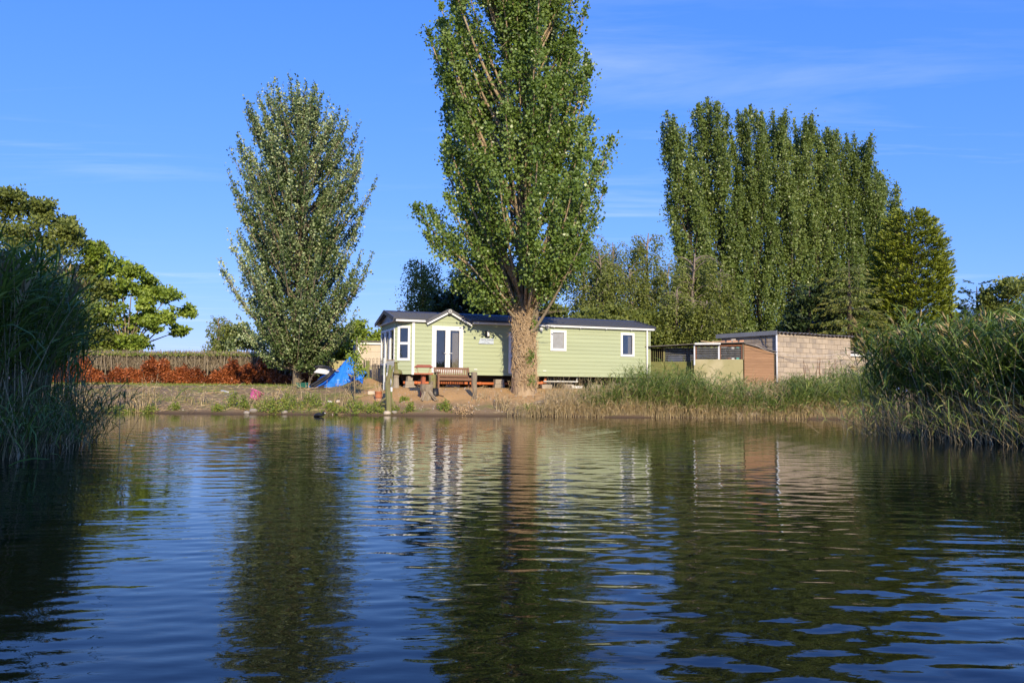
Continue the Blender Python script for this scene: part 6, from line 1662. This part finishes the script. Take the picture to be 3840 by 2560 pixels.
# ------------------------------------------------------------------ reeds
r_ = np.random.default_rng(200)
def pts_in(n, f):
    out = []
    while len(out) < n:
        p = f()
        if p is not None: out.append(p)
    return np.array(out)
def f_right():
    y = r_.uniform(11.5, 24); e = right_x(y); x = e + abs(r_.normal(0, 1)) * 1.6 + r_.uniform(-.25, 1.5)
    return (x, y) if x < 17 else None
xy = pts_in(2200, f_right); hh = r_.normal(2.25, .22, len(xy)) * np.where(r_.random(len(xy)) < .2, .7, 1)
reeds('reed_bed', 'tall dense green reed bed standing in the water right of the pond', 'reeds', xy, hh, 10, .66, .032, (-.10, 0), .10, 201, .010, .45, droop=.11, leaf_from=.40, az_bias=(.35, 0), zfun=.15, plume=.22, stem_k=5)
xy2 = pts_in(420, lambda: (lambda y: (right_x(y) + r_.normal(-.15, .25), y))(r_.uniform(12.5, 21)))
reeds('fallen_reeds', 'bent and broken reed stalks along the foot of the right reed bed', 'reeds', xy2, r_.uniform(.5, 1.5, len(xy2)), 2, .42, .016, (-.35, -.1), .5, 202, .007, .75, rnd_shift=.3, droop=.5, zfun=.1)
def f_left():
    y = r_.uniform(10.6, 15.2); e = left_x(y); x = e - abs(r_.normal(0, 1)) * 1.3 - r_.uniform(-.3, 1.4)
    return (x, y) if x > -14 else None
xy = pts_in(1900, f_left); hh = r_.normal(2.6, .22, len(xy))
reeds('reed_bed', 'tall shaded reed bed leaning over the water left of the pond', 'reeds', xy, hh, 9, .60, .030, (.03, 0), .085, 203, .009, .35, droop=.13, leaf_from=.45, az_bias=(.3, 0), zfun=.15, plume=.2, stem_k=5)
xy2 = pts_in(380, lambda: (lambda y: (left_x(y) + r_.normal(.2, .25), y))(r_.uniform(10.4, 14.8)))
reeds('fallen_reeds', 'bent dark reed stalks trailing in the water below the left reeds', 'reeds', xy2, r_.uniform(.5, 1.3, len(xy2)), 3, .4, .016, (.16, -.1), .3, 204, .006, .5, droop=.5, zfun=.1)
# the far bank, right half: green reeds over a fringe of tan dead stalks
def f_far():
    px = r_.uniform(2110, 3330); Y = 29.3 + abs(r_.normal(0, 1.5)); dens = np.interp(px, [2110, 2250, 2400, 2600, 2800, 3000, 3300], [.04, .25, .9, 1, .75, .9, 1])
    if r_.random() > dens: return None
    p = P(px, 1460, Y); return (p.x, p.y)
xy = pts_in(2500, f_far); pxs = 1920 + xy[:, 0] / xy[:, 1] * F
hm_ = np.interp(pxs, [2100, 2250, 2400, 2550, 2700, 2800, 2900, 3000, 3150, 3300], [.45, .75, 1.05, 1.15, .95, .65, .5, .95, 1.3, 1.35])
reeds('far_reeds', 'knee to chest high green reeds along the far bank below the outhouse', 'reeds', xy, hm_ * r_.normal(1, .18, len(xy)) * (1 + .22 * np.sin(xy[:, 0] * 2.3) * np.sin(xy[:, 0] * .9 + 1)), 7, .42, .020, (.04, 0), .12, 205, .005, .30, droop=.35, leaf_from=.2, zfun='ground', rnd_shift=.14)
def f_fringe():
    px = r_.uniform(1900, 3330); Y = 29.2 + abs(r_.normal(0, .35)); dens = np.interp(px, [1900, 2100, 2400, 3300], [.35, .8, 1, 1])
    if r_.random() > dens: return None
    p = P(px, 1460, Y); return (p.x, p.y)
xy = pts_in(2600, f_fringe)
reeds('dry_reed_fringe', 'fringe of short tan dead reed stalks standing at the waterline', 'reeds', xy, r_.uniform(.15, .62, len(xy)), 1, .3, .014, (.02, 0), .14, 206, .007, 1.0, zfun='ground', dry_leaf=True)
def f_dry():
    px = r_.uniform(2050, 2960); Y = 29.4 + abs(r_.normal(0, 1.0)); p = P(px, 1460, Y); return (p.x, p.y)
xy = pts_in(950, f_dry); reeds('dry_stalks', 'thin tall straw coloured stalks among the far reeds', 'reeds', xy, r_.uniform(.5, 1.25, len(xy)), 2, .25, .012, (.05, 0), .16, 207, .009, 1.0, zfun='ground', dry_leaf=True)
xy = pts_in(420, lambda: (lambda p: (p.x, p.y))(P(r_.normal(2890, 75), 1460, 29.6 + r_.random() * 4.5)))
reeds('dead_bramble', 'brown tangle of dead brambles below the outhouse wall', 'dead bramble', xy, r_.uniform(.4, .9, len(xy)), 5, .25, .02, (0, 0), .7, 208, .006, 1.0, zfun='ground', dry_leaf=True, droop=.6, leaf_from=.1)
# dry stalk clumps on the left bank, each a plant of its own
for i, (px, py, n, h, sp, lb) in enumerate(((305, 1540, 60, .75, .22, 'dense pale clump of dead stalks next to the left reeds'), (500, 1545, 22, 1.15, .12, 'tall thin clump of dead stalks on the left bank'), (550, 1540, 26, 1.35, .14, 'tallest bleached stalk clump on the left bank'), (345, 1520, 8, .8, .2, 'sparse leaning stalks beside the dense pale clump'),
                                           (425, 1530, 6, .9, .2, 'few single stalks between the dead clumps'), (680, 1515, 10, .75, .25, 'loose dead stalks on the left bank before the hedge'), (745, 1520, 7, .7, .2, 'thin dead stalks left of the split log'), (1015, 1520, 60, .85, .45, 'twiggy tangle of dead stems right of the pink bucket'),
                                           (1100, 1500, 10, 1.0, .3, 'tall stray stalks before the silver poplar trunk'), (1250, 1520, 7, .9, .2, 'thin dry stalks below the blue tarpaulin'), (1305, 1525, 8, 1.1, .2, 'tall dry stalks in front of the tarpaulin'), (1885, 1540, 26, .7, .16, 'straw tuft at the waterline left of the poplar foot'), (1800, 1500, 14, .45, .2, 'small dry tuft beside the stout timber post'),
                                           (2075, 1530, 30, .9, .35, 'straw stalks on the bank right of the poplar foot'), (2180, 1520, 22, .9, .35, 'sparse straw stalks below the white tub'))):
    g0 = ground_at(px, py) or on_ground(px, 29.7)
    xy = np.stack([g0.x + r_.normal(0, sp, n), np.maximum(g0.y + r_.normal(0, sp, n), 29.35)], -1)
    th = thing('dry_stalk_clump', lb, 'dry stalks', g0, 0, 'clumps of dead stalks on the bank')
    o = reeds('stalks', '', '', xy, h * r_.uniform(.55, 1.05, n), 2, .25, .02, (.03, 0), .14 if 'tangle' not in lb else .4, 220 + i, .012, 1.0, zfun='ground', parent=th, dry_leaf=True); o.location = -g0; o['kind'] = 'stuff'
# ------------------------------------------------------------------ weeds and grass
for i, (px, py, r0, h, lb) in enumerate(((1668, 1540, .28, .30, 'round bright green weed clump at the waterline below the bench'), (1540, 1545, .16, .24, 'small green weed at the waterline below the bird table'), (1475, 1545, .16, .22, 'green weed behind the driftwood foot'), (1515, 1500, .16, .08, 'flat green weed on the sand left of the stump'),
                                        (1410, 1540, .5, .20, 'spreading green weeds left of the driftwood post'), (1330, 1540, .5, .25, 'weed patch at the waterline below the sapling'), (1240, 1545, .35, .28, 'bushy weed patch below the white slab'), (1165, 1525, .45, .40, 'tall leafy weeds below the green trough'), (1075, 1535, .6, .42, 'broad yellowish weed bank below the silver poplar'), (1000, 1545, .45, .38, 'green weeds by the pointed rock'),
                                        (870, 1530, .30, .42, 'upright weed clump below the split log'), (915, 1535, .2, .35, 'narrow weed clump left of the pointed rock'), (810, 1545, .15, .2, 'lone weed at the waterline of the left bank'), (655, 1535, .2, .2, 'weed tuft between dead stalks on the left bank'), (560, 1545, .3, .16, 'low weeds at the foot of the tallest bleached stalks'), (460, 1547, .4, .14, 'low green weeds at the waterline before the hedge'), (240, 1545, .3, .2, 'weeds at the waterline next to the left reeds'),
                                        (1590, 1468, .10, .08, 'tiny green tuft on the sand below the bird table'), (2290, 1530, .55, .55, 'leafy green willowherb among the straw stalks'), (2400, 1520, .5, .6, 'tall leafy weeds below the right end of the home'), (1985, 1540, .5, .12, 'mossy weeds below the grey boards'), (1740, 1545, .35, .16, 'brownish weed tangle right of the round clump'))):
    g0 = ground_at(px, py) or on_ground(px, 29.6)
    n = int(2600 * r0 * (h + .25)) + 120; q = np.random.default_rng(300 + i)
    ns2 = max(6, n // 16); sx = q.normal(0, r0 * .5, ns2); sy = q.normal(0, r0 * .5, ns2)
    sy = np.maximum(sy, 29.3 - g0.y)
    gz = np.array([T(g0.x + a, g0.y + b_) - g0.z for a, b_ in zip(sx, sy)])
    hh = 1.35 * h * q.uniform(.5, 1.15, ns2) * np.exp(-(sx ** 2 + sy ** 2) / (r0 * r0 * 1.6))
    ti = q.integers(0, ns2, n); u = q.random(n) ** .7
    p = np.stack([sx[ti], sy[ti], gz[ti] + .01 + hh[ti] * u], -1) + q.normal(size=(n, 3)) * .03
    th = thing('weed_clump', lb, 'weed', g0, 0, 'green weeds along the bank')
    npobj(leaf_mesh('foliage', p, q.normal(size=(n, 3)) + np.array([0, 0, .5]), q.uniform(.04, .085, n), M['lf_weed'] if 'brownish' not in lb else M['drytwig'], .26, q), 'foliage', th)['kind'] = 'stuff'
    mb = MB()
    for k in range(0, ns2, 3): mb.tube([(sx[k], sy[k], gz[k] - .02), (sx[k] + .02, sy[k], gz[k] + hh[k])], .006, 3, cap=False)
    mb.build('stems', M['mosswood'], th)['kind'] = 'stuff'
# young sapling by the garage corner
g0 = ground_at(1330, 1500); sp_ = thing('sapling', 'thin young tree with hanging leaves in front of the cream garage', 'sapling', g0)
hs_ = P(1335, 1262, g0.y).z - g0.z
mb = MB(); mb.tube([(0, 0, -.1), (-.03, 0, hs_ * .4), (.02, .02, hs_ * .75), (.05, 0, hs_)], [.03, .026, .02, .008], 6); mb.build('trunk', M['bark_grey'], sp_, True)
q = np.random.default_rng(330); n = 700; cl = q.integers(0, 16, n); cc = np.stack([q.normal(.02, .20, 16), q.normal(0, .2, 16), q.uniform(.45, 1.0, 16) * hs_], -1)
npobj(leaf_mesh('crown', cc[cl] + q.normal(size=(n, 3)) * np.array([.10, .10, .13]), q.normal(size=(n, 3)) + np.array([0, 0, -.8]), q.uniform(.07, .14, n), M['lf_ash'], .24, q), 'crown', sp_)
# short grass and straw litter over the bank
def blades(name, label, n, f, L, mats, seed, w=.05, up=1.0, flat=0.0):
    q = np.random.default_rng(seed); pts = []
    while len(pts) < n:
        v = f(q)
        if v is not None: pts.append(v)
    p = np.array([(a, b_, T(a, b_) - .005 + (.02 if flat else 0)) for a, b_ in pts])
    ax = q.normal(size=(n, 3)) * np.array([.5 + flat, .5 + flat, .15]) + np.array([0, 0, up])
    tag(npobj(leaf_mesh(name, p, ax, q.uniform(L * .5, L * 1.3, n), mats, w, q), name), label, 'grass', None, 'stuff')
def gn(x, y): return math.sin(x * 1.3 + 2 * math.sin(y * .8)) * math.sin(y * 1.7 + 1.5 * math.sin(x * .6))
def f_grass(q):
    px = q.uniform(150, 1480); Y = 29.35 + q.random() ** 1.2 * 9; p_ = P(px, 1460, Y)
    return (p_.x, p_.y) if gn(p_.x, p_.y) + q.normal(0, .3) > .25 else None
blades('grass', 'thin short green grass on the left bank', 16000, f_grass, .085, M['lf_weed'], 340)
def f_straw(q):
    px = q.uniform(150, 2900); Y = 29.4 + q.random() ** 1.5 * 5; p_ = P(px, 1460, Y)
    dens = np.interp(px, [150, 1000, 1400, 1500, 1850, 2000, 2900], [1, .8, .5, .12, .15, .9, 1]); return (p_.x, p_.y) if q.random() < dens else None
blades('straw_litter', 'dry straw and broken stems strewn over the bank', 7000, f_straw, .30, M['reed_dry'], 341, w=.022, up=.1, flat=.6)
r9 = np.random.default_rng(350); n9 = 900; mb = MB()
for k in range(n9):
    p_ = P(r9.uniform(1480, 2250) if k % 3 else r9.uniform(250, 1480), 1460, 29.5 + r9.random() ** 1.3 * 4.0); s_ = .012 + .03 * r9.random() ** 3
    z_ = T(p_.x, p_.y); a_ = r9.random() * 6.28; c_, d_ = math.cos(a_) * s_, math.sin(a_) * s_
    mb.poly([(p_.x + c_, p_.y + d_, z_ - .01), (p_.x - d_, p_.y + c_, z_ - .01), (p_.x - c_, p_.y - d_, z_ - .01), (p_.x + d_, p_.y - c_, z_ - .01), (p_.x + c_ * .2, p_.y, z_ + s_ * 1.1)], [(0, 1, 4), (1, 2, 4), (2, 3, 4), (3, 0, 4)])
tag(mb.build('soil_crumbs', M['stone']), 'small stones and clods scattered over the sandy slope', 'stones', None, 'stuff')
def f_back(q):
    px = q.uniform(150, 3300); Y = 37 + q.random() * 14; p_ = P(px, 1460, Y); return (p_.x, p_.y)
blades('back_grass', 'rough grass on the level ground behind the bank', 16000, f_back, .14, M['lf_weed'], 342)
# single floating reed blade on the near left water
p = P(88, 1745, 9.0); k = .95 / max(.01, (.95 - p.z)); p = CAM + (p - CAM) * k
fb = MB(); pts = [(-.18, -.02, -.01), (-.05, 0, .05), (.12, .0, .085), (.30, 0, .075)]
vs = []; fs = []
for i, (x, y, z) in enumerate(pts): w = .014 * (1 - abs(i - 1) / 3.2); vs += [(x, y - w, z - w * .5), (x, y + w, z + w)]
for i in range(3): fs.append((2 * i, 2 * i + 2, 2 * i + 3, 2 * i + 1))
o = fb.poly(vs, fs).build('reed_blade', M['lf_weed'], None, loc=(p.x, p.y, 0)); tag(o, 'single pale green reed blade arching out of the dark water', 'reed')
so = o.modifiers.new('thickness', 'SOLIDIFY'); so.thickness = .003
